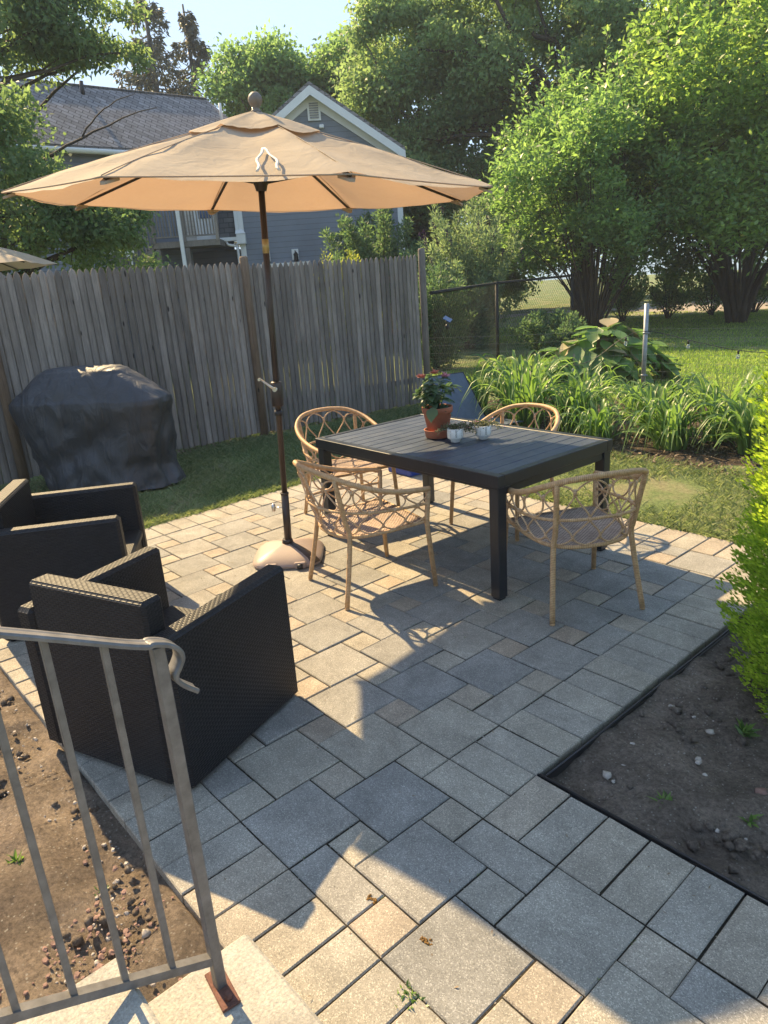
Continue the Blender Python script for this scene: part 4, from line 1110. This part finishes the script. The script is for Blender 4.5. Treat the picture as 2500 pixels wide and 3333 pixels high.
lil = [(-5.35, 5.75, 60, .75, 'daylily clump hard against the end post of the wooden fence'),
       (-4.75, 5.85, 90, 1.1, 'daylily clump with a tall blade, just right of the blue lounge chair'),
       (-4.2, 5.35, 120, 1.12, 'full daylily clump directly behind the rattan chair beyond the table'),
       (-3.9, 6.1, 90, .85, 'daylily clump in the back row below the hosta'),
       (-3.55, 5.35, 110, .80, 'daylily clump above the right shoulder of the back rattan chair'),
       (-3.0, 4.95, 80, .62, 'low front daylily clump just right of the back rattan chair'),
       (-3.65, 6.75, 50, .5, 'small daylily clump at the foot of the steel post'),
       (-2.75, 5.6, 110, .82, 'dense daylily clump in front of the steel post'),
       (-2.3, 5.15, 110, .72, 'front daylily clump above the far right table corner'),
       (-2.05, 5.75, 100, 1.0, 'tall daylily clump with an upright fan of leaves, at the right'),
       (-1.6, 5.35, 100, .78, 'drooping daylily clump near the arborvitae'),
       (-1.55, 6.1, 90, .75, 'rearmost daylily clump at the right end of the bed')]
for q in lil: daylily(*q)
ho = thing('hosta', 'large broad leaved hosta with scorched pale patches behind the wire fence', 'hosta', (-5.15, 8.55, 0), math.radians(49))
lf = MB(); ld = MB()
for k in range(170):
    a = random.uniform(0, 2*PI); rr = math.sqrt(random.random()); z = .14 + .64*(1-rr**2.4) + random.uniform(-.10, .10)
    p = Vector((math.cos(a)*rr*.88, math.sin(a)*rr*.50, z)); b = a + random.gauss(0, .6); up_ = random.uniform(-1.5, .2) + (1-rr)*.5; d = (math.cos(b), math.sin(b), up_)
    big_leaf(ld if random.random() < .16 else lf, p, d, random.uniform(.28, .42), random.uniform(.26, .36), cup=.14)
lf.build('leaves', L_HOST, ho, tint=True); ld.build('scorched_leaves', L_HOSTD, ho, tint=True)
mb = MB()
for k in range(60):
    a = random.uniform(0, 2*PI); r = math.sqrt(random.random()); mb.tube([(math.cos(a)*r*.3, math.sin(a)*r*.2, 0), (math.cos(a)*r*.75, math.sin(a)*r*.45, .35)], [.010, .006], 4)
mb.build('stalks', L_HOST, ho, tint=True)

# ------------------------------------------------------------------ arborvitae at the right
ar = thing('arborvitae', 'bright yellow green arborvitae at the right edge of the path', 'shrub', (.47, 1.62, -.05))
mb = MB(); mb.tube([(0, 0, 0), (0, 0, 1.75)], [.035, .01], 8)
P = []; D = []; nsp = 4000
for k in range(nsp):
    z = .02 + 2.1*random.random()**1.05; a = random.uniform(0, 2*PI); R_ = (.555 + .07*min(1, max(0, z-.7)*2) + .05*math.sin(z*9+a*3)*math.sin(a*2+z*3))*max(.02, 1-(z/2.15)**3)**.8*random.uniform(.80, 1.08)
    if z < .25: R_ *= .82 + z*.7
    c = Vector((math.cos(a)*R_, math.sin(a)*R_, z)); out = Vector((math.cos(a), math.sin(a), .55 + random.uniform(-.2, .4))).normalized(); sd = out.cross(Vector((0, 0, 1))).normalized()
    if k % 6 == 0: mb.tube([(0, 0, max(z-.15, .02)), c], [.007, .002], 4)
    for q in range(36):                       # flat fan spray
        s_ = random.random(); w = (random.random()-.5)*.075*(1.1-s_*.5); p = c + out*(s_-.6)*.13 + sd*w + Vector((random.gauss(0, .004),)*3); P.append(p); D.append(out*1.2 + sd*w*14 + Vector((0, 0, .25)))
mb.build('trunk', M_BARK, ar, tint=True)
leaf_mesh('foliage', np.array([tuple(p) for p in P]), .022, .0095, L_ARB, ar, False, .3, 0, np.array([tuple(d) for d in D]))

# ================================================================== NEIGHBOUR'S HOUSE
CAM = Vector((1.035, -1.485, 1.776))
gx = Vector((.606, .795, 0)).normalized()            # along the gable wall, to the right
gy = Vector((-gx.y, gx.x, 0))                         # into the house
GO = Vector((-18.63, 10.44, 0))                       # left foot of the gable wall
def GP(u, v, z): return GO + gx*u + gy*v + Vector((0, 0, z))
hs = thing('house', 'blue grey gabled house with white trim and shingled roofs behind the fence', 'house', tuple(GO), math.atan2(gx.y, gx.x))
GW, EZ, PZ = 4.86, 5.30, 6.98
mb = MB(); mb.slab([(0, 0, -.1), (GW, 0, -.1), (GW, 0, EZ), (GW/2, 0, PZ), (0, 0, EZ)], (0, 9, 0)); mb.build('gable_wall', M_SIDE, hs)
for sg in (-1, 1):
    mb = MB(); x0 = GW/2; x1 = GW/2 + sg*(GW/2+.16); zz = PZ - (PZ-EZ)*(GW/2+.16)/(GW/2)
    mb.slab([(x0, -.34, PZ+.02), (x1, -.34, zz+.02), (x1, 9.3, zz+.02), (x0, 9.3, PZ+.02)], (0, 0, .10)); mb.build('gable_roof', M_SHING, hs)
    mb = MB(); mb.slab([(x0, -.37, PZ-.22), (x1, -.37, zz-.22), (x1, -.37, zz+.015), (x0, -.37, PZ+.015)], (0, .04, 0))
    mb.slab([(x0, -.33, PZ-.14), (x1, -.33, zz-.14), (x1, -.005, zz-.14), (x0, -.005, PZ-.14)], (0, 0, .03))
    mb.slab([(x0, -.05, PZ-.40), (x1-sg*.16, -.05, zz-.24), (x1-sg*.16, -.05, zz-.02), (x0, -.05, PZ-.15)], (0, .04, 0)); mb.build('rake_trim', M_WHITE, hs)
for x in (.05, GW-.05): mb = MB(); mb.box((x, -.02, EZ/2-.1), (.16, .06, EZ)); mb.build('corner_board', M_WHITE, hs)
mb = MB(); mb.box((2.50, -.04, 6.42), (.37, .06, .50)); vv = mb.build('attic_vent', M_WHITE, hs)
mb = MB()
for k in range(7): mb.slab([(2.37, -.10, 6.22+k*.06), (2.63, -.10, 6.22+k*.06), (2.63, -.065, 6.26+k*.06), (2.37, -.065, 6.26+k*.06)], (0, 0, .010))
mb.build('louvre', m_simple('louvre_shade', (.30,.30,.30), .7), vv)
mb = MB(); mb.box((2.68, -.09, 6.0), (.14, .14, .10), 0, .02); mb.build('floodlight', M_WHITE, hs)
for x in (.72, 1.57):
    mb = MB(); mb.box((x, -.04, 2.63), (.20, .05, .30)); pl = mb.build('lantern_mount', M_WHITE, hs)
    mb = MB(); mb.lathe([(.04, 2.42), (.07, 2.45), (.06, 2.60), (.08, 2.62), (.02, 2.70)], (x+.02, -.16, 0), 6, smooth=False); mb.tube([(x+.02, -.16, 2.70), (x, -.10, 2.74), (x, -.04, 2.66)], .012, 5); mb.build('lantern', M_BLACKM, pl)
mb = MB(); mb.box((1.25, -.04, 2.36), (1.5, .08, .10)); mb.build('window_head', M_WHITE, hs)
# left wing: roof slope turned towards the yard
ad, nd = Vector((.81, .586, 0)), Vector((.586, -.81, 0)); R1 = Vector((-.93, 3.5, 7.55)); sl_ = .80
def rp(al, dn): q = R1 + ad*al + nd*dn; return Vector((q.x, q.y, R1.z - sl_*dn))
WE = 2.55
mb = MB(); mb.slab([rp(-9, 0), rp(-9, WE), rp(-.62, WE), rp(-.62, WE-.01), rp(.35, 1.15), rp(0, 0)], (0, 0, .10)); mb.build('wing_roof', M_SHING, hs)
mb = MB(); mb.slab([rp(-9, 0), rp(0, 0), rp(0, 0) - nd*2.6 - Vector((0, 0, 2.1)), rp(-9, 0) - nd*2.6 - Vector((0, 0, 2.1))], (0, 0, .10)); mb.build('wing_roof', M_SHING, hs)
mb = MB(); mb.tube([rp(0, 0) + Vector((0, 0, .10)), rp(-9, 0) + Vector((0, 0, .10))], .05, 6); mb.build('ridge_cap', M_SHINGD, hs)
q = [rp(-8.8, WE-.3), rp(-.9, WE-.3), rp(-.9, -2), rp(-8.8, -2)]
mb = MB(); mb.prism([(p.x, p.y) for p in q], -.1, R1.z - sl_*WE + .05); mb.build('wing_wall', M_SIDE, hs)
q = rp(-4.1, .35); mb = MB(); mb.tube([q, q + Vector((0, 0, .42))], .06, 8); mb.build('vent_pipe', M_DARK, hs)
q = Vector((-.40, 2.5, 6.8)); mb = MB(); mb.tube([q, q + Vector((0, 0, .5))], .045, 8); mb.build('vent_pipe', M_WHITE, hs)
mb = MB(); a_, b_ = rp(-9, WE+.04), rp(-.65, WE+.04); mb.tube([a_, b_], .07, 6); mb.build('gutter', M_WHITE, hs)
# shingled skirt, gutter box and downspout left of the gable
mb = MB(); mb.slab([(-.60, -.02, 3.22), (-.12, -.02, 3.22), (-.12, .22, 4.3), (-.60, .22, 4.3)], (0, .08, 0)); mb.build('shingled_skirt', M_SHINGD, hs)
mb = MB(); mb.box((-.06, -.08, 3.75), (.09, .08, 1.0)); mb.box((-.66, -.08, 3.75), (.10, .08, 1.0)); mb.build('corner_board', M_WHITE, hs)
mb = MB(); mb.box((.04, -.14, 3.16), (.26, .24, .28)); mb.slab([(-.11, -.28, 3.30), (.20, -.28, 3.30), (.02, -.02, 3.46), (-.11, -.02, 3.46)], (0, .04, 0)); mb.box((-.40, -.12, 3.17), (.66, .20, .10)); mb.build('gutter_box', M_WHITE, hs)
mb = MB(); mb.tube(smooth_path([(-.40, -.16, 3.12), (-.36, -.16, 3.02), (-.14, -.16, 2.96), (-.10, -.16, 2.8), (-.08, -.16, .2)], 3), .04, 6); mb.build('downspout', M_WHITE, hs)
mb = MB(); mb.box((-1.35, .35, 1.45), (2.6, .1, 2.9)); mb.build('shaded_lower_wall', M_SIDED, hs)  # wall coloured dark to stand for the shade beneath the deck
# raised deck
dk = thing('raised_deck', 'grey wooden raised deck with railings and stairs against the house', 'deck', tuple(GP(-1.4, -1.2, 0)), math.atan2(gx.y, gx.x))
mb = MB(); mb.t = .5; mb.box((.02, .68, 3.06), (1.85, 1.36, .16)); mb.build('platform', M_GREYW, dk, tint=True)
for x in (-.86, -.02, .90): mb = MB(); mb.t = random.random(); mb.box((x, -.01, 3.58), (.09, .09, .95)); mb.build('newel_post', M_GREYW, dk, tint=True)
mb = MB()
for (z, h) in ((4.00, .05), (3.26, .04)): mb.box((.02, -.01, z), (1.78, .06, h))
x = -.80
while x < .88: mb.t = random.random(); mb.box((x, -.01, 3.63), (.036, .03, .72)); x += .085
mb.build('balustrade', M_GREYW, dk, tint=True)
for x in (-.80, .02): mb = MB(); mb.t = .5; mb.box((x, .06, 1.46), (.12, .12, 3.0)); mb.build('support_post', M_GREYW, dk, tint=True)
mb = MB(); mb.box((-.09, -.12, 2.3), (.10, .08, 4.6)); mb.build('white_column', M_WHITE, dk)
mb = MB()
for k in range(11):
    mb.t = random.random(); mb.box((-1.02 - k*.16, .35, 2.98 - k*.13), (.20, .6, .04))
mb.slab([(-.92, .02, 2.88), (-.92, .02, 3.06), (-2.9, .02, 1.45), (-2.9, .02, 1.27)], (0, .05, 0)); mb.build('stairs', M_GREYW, dk, tint=True)
mb = MB()
for k in range(24): x = -.95 - k*.085; z = 3.03 - k*.069; mb.t = random.random(); mb.box((x, -.01, z+.36), (.036, .03, .72))
mb.slab([(-.88, -.03, 3.98), (-.88, -.03, 4.05), (-2.95, -.03, 2.37), (-2.95, -.03, 2.30)], (0, .05, 0)); mb.build('stair_rail', M_GREYW, dk, tint=True)
mb = MB(); mb.box((.42, 1.33, 3.95), (.62, .06, 1.6)); w_ = mb.build('door', M_WHITE, dk); mb = MB(); mb.box((.42, 1.29, 4.2), (.36, .03, .8)); mb.build('pane', M_PANEL, w_)
mb = MB(); mb.box((.0, 1.40, 3.9), (1.9, .08, 1.5)); mb.build('back_wall', M_SIDEW, dk)
# low shed roof left of the deck
sh = thing('shed', 'low outbuilding with pale roof and white gutter behind the fence, left of the deck', 'shed', tuple(GP(-3.8, -1.0, 0)), math.atan2(gx.y, gx.x))
mb = MB(); mb.box((.15, .75, 1.25), (1.5, 1.3, 2.6)); mb.build('wall', M_SIDED, sh)
mb = MB(); mb.slab([(-.85, -.15, 3.18), (.12, -.15, 3.02), (.28, -.10, 3.50), (-.35, .6, 3.72)], (0, .03, .05)); mb.build('roof', M_SHINGL, sh)
mb = MB(); mb.slab([(.18, -.12, 3.02), (.92, -.12, 3.02), (.92, .35, 3.62), (.32, .35, 3.62)], (0, .0, .06)); mb.build('side_roof', M_SHINGD, sh)
mb = MB(); mb.box((.58, -.18, 2.96), (.72, .10, .10)); mb.tube(smooth_path([(.70, -.20, 2.92), (.76, -.20, 2.80), (.84, -.20, 2.70), (.86, -.20, 0)], 3), .035, 6); mb.build('gutter', M_WHITE, sh)

# neighbour's second umbrella
u2 = thing('patio_umbrella', 'tan umbrella in the neighbouring yard at the left edge, beyond the fence', 'umbrella', (-8.95, .35, 0))
_n, _e1, _e2 = NRM, e1, e2
NRM = Vector((0, 0, 1)); e1 = Vector((1, 0, 0)); e2 = Vector((0, 1, 0))
mb = MB(); canopy_mesh(mb, Vector((-8.95, .35, 2.22)), 1.42, .48, .01, 1.0, ph=.55); mb.build('canopy', M_CANOPY, u2, True)
for k in range(8):
    mb = MB(); a = .55 + k*PI/4; mb.tube([(-8.95, .35, 2.66), (-8.95+math.cos(a)*1.4, .35+math.sin(a)*1.4, 2.21)], .01, 5); mb.build('rib', M_BRONZE, u2, True)
mb = MB(); mb.tube([(-8.95, .35, 0), (-8.95, .35, 2.78)], .02, 10); mb.build('pole', M_BRONZE, u2, True)
NRM, e1, e2 = _n, _e1, _e2

# ================================================================== TREES
# left: dark tree behind the fence, spreading out of frame
bl_ = crown_blobs((-10.9, 1.95, 3.6), (1.1, 1.1, 1.45), 32, .45) + crown_blobs((-10.8, 3.1, 2.85), (.9, .95, .65), 12, .38) + crown_blobs((-11.2, -.4, 4.5), (1.2, 1.1, 1.9), 34, .55) + crown_blobs((-11.0, 3.5, 2.55), (.9, .75, .75), 10, .38)
tree('leafy_tree', 'dense dark green tree just beyond the fence at the left', 'tree', (-11.2, 1.4, 0), (-11.1, 1.6, 3.0), bl_, 50000, .085, .05, L_OAK, M_BARK, .16, 22, droop=.2, twigs=3,
     bare=[((-11.0, 2.6, 3.8), (-10.6, 4.35, 4.55), .025, .005), ((-10.9, 3.2, 4.1), (-10.6, 4.0, 4.7), .015, .004), ((-11, 3.0, 2.9), (-10.6, 4.9, 3.75), .02, .004), ((-10.8, 4.0, 3.4), (-10.5, 4.7, 3.55), .01, .003), ((-10.8, 3.9, 3.3), (-10.7, 4.3, 3.95), .01, .003)])
P, k = blob_points([(-10.55, 4.05, 2.45, .45, .5, .32), (-10.4, 4.35, 2.2, .3, .35, .3)], 2600, .3)
# oak overhanging at top left
bl_ = crown_blobs((-16.9, 3.8, 7.5), (1.6, 2.5, 1.2), 28, .62) + crown_blobs((-16.3, 5.7, 7.6), (1.2, 1.6, .7), 14, .45) + crown_blobs((-16.5, 6.5, 7.1), (.8, .8, .6), 6, .4)
tree('oak_tree', 'oak branches with lobed leaves hanging in from the top left corner', 'tree', (-18.2, 1.2, 0), (-17.8, 1.9, 5.4), bl_, 16000, .155, .07, L_OAK, M_BARK, .22, 22, droop=.35, twigs=4)
# conifers
def conifer(base, H, R0, lab, n, lean=0):
    t = thing('spruce_tree', lab, 'tree', base, 0, 'spruces behind the roof'); B = Vector(base); mb = MB(); mb.t = .5
    mb.tube([B, B + Vector((lean*.5, 0, H*.5)), B + Vector((lean, 0, H))], [.3, .18, .04], 7); P = []; D = []
    for k in range(n):
        z = H*(.18 + .80*random.random()**.85); f = (H-z)/H; a = random.uniform(0, 2*PI); r = R0*(f**.8)*random.uniform(.6, 1.1) + .25
        st = B + Vector((lean*z/H, 0, z)); en = st + Vector((math.cos(a)*r, math.sin(a)*r, -.10*r + .15*random.random())); mid = st.lerp(en, .5) + Vector((0, 0, -.12*r)); mb.tube([st, mid, en], [.035, .02, .008], 4)
        m = 95; s_ = RNG.random(m)**.7; c = np.outer(1-s_, st) + np.outer(s_, en); c[:, 2] -= .25*r*s_*(1-s_) ; off = RNG.normal(size=(m, 3))*np.array([.09, .09, .05])*(1.3-s_)[:, None]; off[:, 2] -= abs(RNG.normal(size=m))*.22
        P.append(c+off); d_ = np.tile(np.array(en-st)/max(r, .1), (m, 1))*.5 + rand_dirs(m)*.7; d_[:, 2] -= .6; D.append(d_)
    mb.build('trunk', M_BARKG, t, world=True, tint=True); leaf_mesh('crown', np.concatenate(P), .22, .09, L_CON, t, True, .2, 0, np.concatenate(D))
conifer((-31.4, 14.9, 0), 14.6, 4.2, 'tall brown green spruce with its tip just right of the oak branches', 90)
conifer((-30.6, 16.6, 0), 13.6, 3.2, 'slimmer dead looking spruce standing right of the taller one', 70, -.6)
# light green trees in the middle distance
def pix_tree(lab, c, rad, nb, br, nl, L, lm, name='leafy_tree', g='trees beyond the houses', tw=2, bark=M_BARKG, r0=.25, W=.6, shell=.5):
    b = crown_blobs(c, rad, nb, br); tree(name, lab, 'tree', (c[0], c[1], 0), (c[0]+.3, c[1], c[2]-rad[2]*.5), b, nl, L, L*W, lm, bark, r0, min(nb, 26), group=g, twigs=tw, shell=shell)
pix_tree('light green tree left of the gable peak, against the sky', (-25.4, 17.0, 8.5), (1.9, 2.3, 2.4), 24, .95, 26000, .20, L_MID)
pix_tree('light green tree with bare top twigs right behind the gable peak', (-24.6, 19.6, 8.9), (1.9, 2.4, 2.2), 26, .95, 26000, .20, L_MID)
pix_tree('tall bright tree rising at the top centre, left of the great oak', (-18.8, 18.2, 7.4), (2.4, 2.7, 3.8), 52, .85, 56000, .17, L_BACK, 'oak_tree')
# great oak
gb = crown_blobs((-15.4, 20.2, 8.4), (3.6, 3.4, 4.0), 72, .9) + crown_blobs((-12.2, 22.8, 9.0), (3.2, 3.8, 3.8), 66, .9) + crown_blobs((-17.6, 17.6, 4.9), (2.0, 1.9, 1.9), 22, .8) + crown_blobs((-13.8, 20.6, 4.6), (2.6, 3.2, 1.7), 26, .8)
ob = [((-14.2, 21.0, 5.4), (-17.2, 17.5, 6.3), .22, .05), ((-14.2, 21.0, 5.8), (-15.8, 18.0, 7.6), .18, .04), ((-13.9, 21.3, 6.0), (-12.2, 22.2, 9.3), .2, .05), ((-13.9, 21.3, 6.5), (-11.3, 24.2, 8.4), .16, .04), ((-14.2, 21, 6.4), (-17.5, 16.8, 8.6), .14, .03)]
tree('oak_tree', 'great dark oak with spreading limbs filling the sky behind the shrubs', 'tree', (-14.0, 21.2, 0), (-14.0, 21.2, 7.5), gb, 170000, .15, .09, L_BACK, M_BARK, .42, 44, twigs=3, bare=ob)
pix_tree('dark leafy tree behind the tall shrubs at the far right', (-8.6, 25.5, 6.4), (3.2, 3.6, 4.6), 50, 1.1, 60000, .18, L_OAK)
pix_tree('dark background tree between the oak and the chain link fence', (-20.5, 24.0, 3.6), (3.0, 3.4, 3.0), 30, 1.1, 36000, .18, L_OAK)
pix_tree('shaded background tree directly behind the house corner', (-19.2, 17.8, 3.2), (1.6, 1.8, 2.2), 20, .8, 26000, .14, L_OAK)
pix_tree('background tree across the road behind the middle shrub', (-19, 32, 5), (4.2, 4.6, 4.2), 34, 1.4, 36000, .24, L_OAK)
pix_tree('background tree across the road at the far right', (-11.5, 35, 5), (4.4, 4.6, 4.2), 34, 1.4, 36000, .24, L_MID)

# shrubs
crowned_shrub('willow_shrub', 'large multi stemmed shrub with glossy leaves behind the hosta', (-10.0, 15.7, 0), (-10.0, 15.7, 3.55), (2.9, 2.9, 2.35), 90, .62, 46, 34, 56000, .150, .062, L_WIL, M_BARK, .036)
crowned_shrub('cherry_shrub', 'tall yellow green shrub with thick trunks at the right edge', (-7.5, 18.9, 0), (-7.6, 18.8, 4.7), (3.5, 3.3, 3.7), 110, .80, 26, 40, 70000, .180, .075, L_RSH, M_BARK, .075)
crowned_shrub('cherry_shrub', 'yellow green shrub farther right, mostly out of the frame', (-4.0, 20.4, 0), (-4.0, 20.4, 4.7), (3.2, 3.2, 3.6), 70, .85, 18, 16, 34000, .180, .075, L_RSH, M_BARK, .075)
shrub('butterfly_bush', 'grey green butterfly bush with dark spikes behind the chain link fence', 'shrub', (-11.0, 11.9, 0), 50, 3.5, 1.5, 24000, .12, .036, L_BUT, M_BARKG, None, .10, .015, tuft=.38)
bf = bpy.data.objects['butterfly_bush']
mb_p = RNG.normal(size=(0, 3)); P = []
for k in range(24):
    a = random.uniform(0, 2*PI); r = random.uniform(.5, 1.35); c = np.array([-11.0+math.cos(a)*r, 11.9+math.sin(a)*r, random.uniform(1.8, 3.4)]); s_ = RNG.random(60); P.append(c + np.outer(s_, [.05*math.cos(a), .05*math.sin(a), .16]) + RNG.normal(size=(60, 3))*.016)
leaf_mesh('flower_spikes', np.concatenate(P), .03, .018, M_PURPLE, bf, True)
shrub('dark_shrub', 'dark green shrub behind the fence, at the right corner of the house wall', 'shrub', (-13.6, 11.3, 0), 46, 3.6, 1.7, 30000, .11, .05, L_DRK, M_BARK, None, .10, .02, tuft=.5)
shrub('golden_shrub', 'golden green shrub peeking over the fence right of the umbrella pole', 'shrub', (-8.35, 6.0, 0), 34, 2.28, .62, 9000, .055, .025, L_YEL, M_BARK, None, .25, .01, tuft=.22)
shrub('low_shrub', 'low dark shrub behind the chain link fence, left of the hosta', 'shrub', (-8.1, 11.2, 0), 26, .95, .9, 9000, .08, .035, L_DRK, M_BARK, None, .05, .01, tuft=.25)
shrub('leafy_shrub', 'dark leafy shrub pressed against the back of the chain link fence', 'shrub', (-9.05, 8.75, 0), 40, 1.95, .80, 15000, .075, .03, L_DRK, M_BARK, None, .05, .012, tuft=.35)
for i, s_ in enumerate((1.9, 3.4, 4.8, 6.2)):
    q = Vector((1.03, -1.48, 0)) + fw*22.6 + rt*(6.0+s_*.95)
    shrub('hedge_shrub', ['small open shrub by the road, just right of the steel post top', 'second small shrub by the road right of the steel post', 'third small shrub by the road, left of the big shrub trunks', 'small shrub by the road nearly behind the big shrub trunks'][i], 'shrub', (q.x, q.y, 0), 16, 1.7, 1.0, 3200, .12, .05, L_WIL, M_BARK, 'small shrubs along the road', .35, .02, tuft=.3)

mb = MB(); mb.box((0, 0, 8.5), (176, 176, 19.5)); t = NT('haze_veil'); v_ = t.n('ShaderNodeVolumePrincipled'); t.set(v_, 'Color', (.80, .88, 1.0, 1)); t.set(v_, 'Density', .0013)  # volume added mainly as a lens glare veil, lifting dark far tones
t.t.links.new(v_.outputs[0], t.out.inputs['Volume']); hz = mb.build('haze', t.m); tag(hz, 'thin pale haze, added mostly to imitate the veil of lens glare', 'haze', kind='stuff')
# ================================================================== light, sky, camera
w = bpy.data.worlds.new('World'); scene.world = w; w.use_nodes = True; nt = w.node_tree; bg = nt.nodes['Background']
SUN = Vector((-1.15, .045, 1.0)).normalized(); el = math.asin(SUN.z)
sky = nt.nodes.new('ShaderNodeTexSky'); sky.sky_type = 'NISHITA'; sky.sun_disc = False; sky.sun_elevation = el
sky.sun_rotation = math.atan2(SUN.x, SUN.y); sky.air_density = 1.0; sky.dust_density = 1.2; sky.ozone_density = 1.5
k1 = nt.nodes.new('ShaderNodeVectorMath'); k1.operation = 'MULTIPLY_ADD'; nt.links.new(sky.outputs[0], k1.inputs[0]); k1.inputs[1].default_value = (1.02, .76, .56); k1.inputs[2].default_value = (1, 1, 1)
k2 = nt.nodes.new('ShaderNodeVectorMath'); k2.operation = 'DIVIDE'; nt.links.new(sky.outputs[0], k2.inputs[0]); nt.links.new(k1.outputs[0], k2.inputs[1])
nt.links.new(k2.outputs[0], bg.inputs[0]); bg.inputs[1].default_value = .15
ld_ = bpy.data.lights.new('sun', 'SUN'); ld_.energy = 2.0; ld_.angle = math.radians(.6); ld_.color = (1, .74, .40)
so_ = bpy.data.objects.new('sun', ld_); C.objects.link(so_); so_.rotation_euler = SUN.to_track_quat('Z', 'Y').to_euler()

cam = bpy.data.cameras.new('camera'); co = bpy.data.objects.new('camera', cam); C.objects.link(co); scene.camera = co
r0 = Vector((.663893431309972, .7447907098892705, -.06732243553309675)); r1 = Vector((.19106064515960436, -.25596425222690744, -.9476170806043527)); r2 = Vector((-.7230085350358371, .6162540872436928, -.31223317924393656))
Mc = Matrix((( r0.x, -r1.x, -r2.x, 1.03536), (r0.y, -r1.y, -r2.y, -1.48513), (r0.z, -r1.z, -r2.z, 1.77618), (0, 0, 0, 1)))
co.matrix_world = Mc
cam.sensor_fit = 'VERTICAL'; cam.sensor_height = 24; cam.lens = 24*1534/2212; cam.clip_start = .05; cam.clip_end = 900
vs = scene.view_settings; vs.view_transform = 'Standard'; vs.look = 'None'; vs.exposure = 2.72; vs.gamma = 1; vs.use_curve_mapping = False
scene.cycles.use_denoising = True; scene.cycles.max_bounces = 8; scene.cycles.transparent_max_bounces = 8
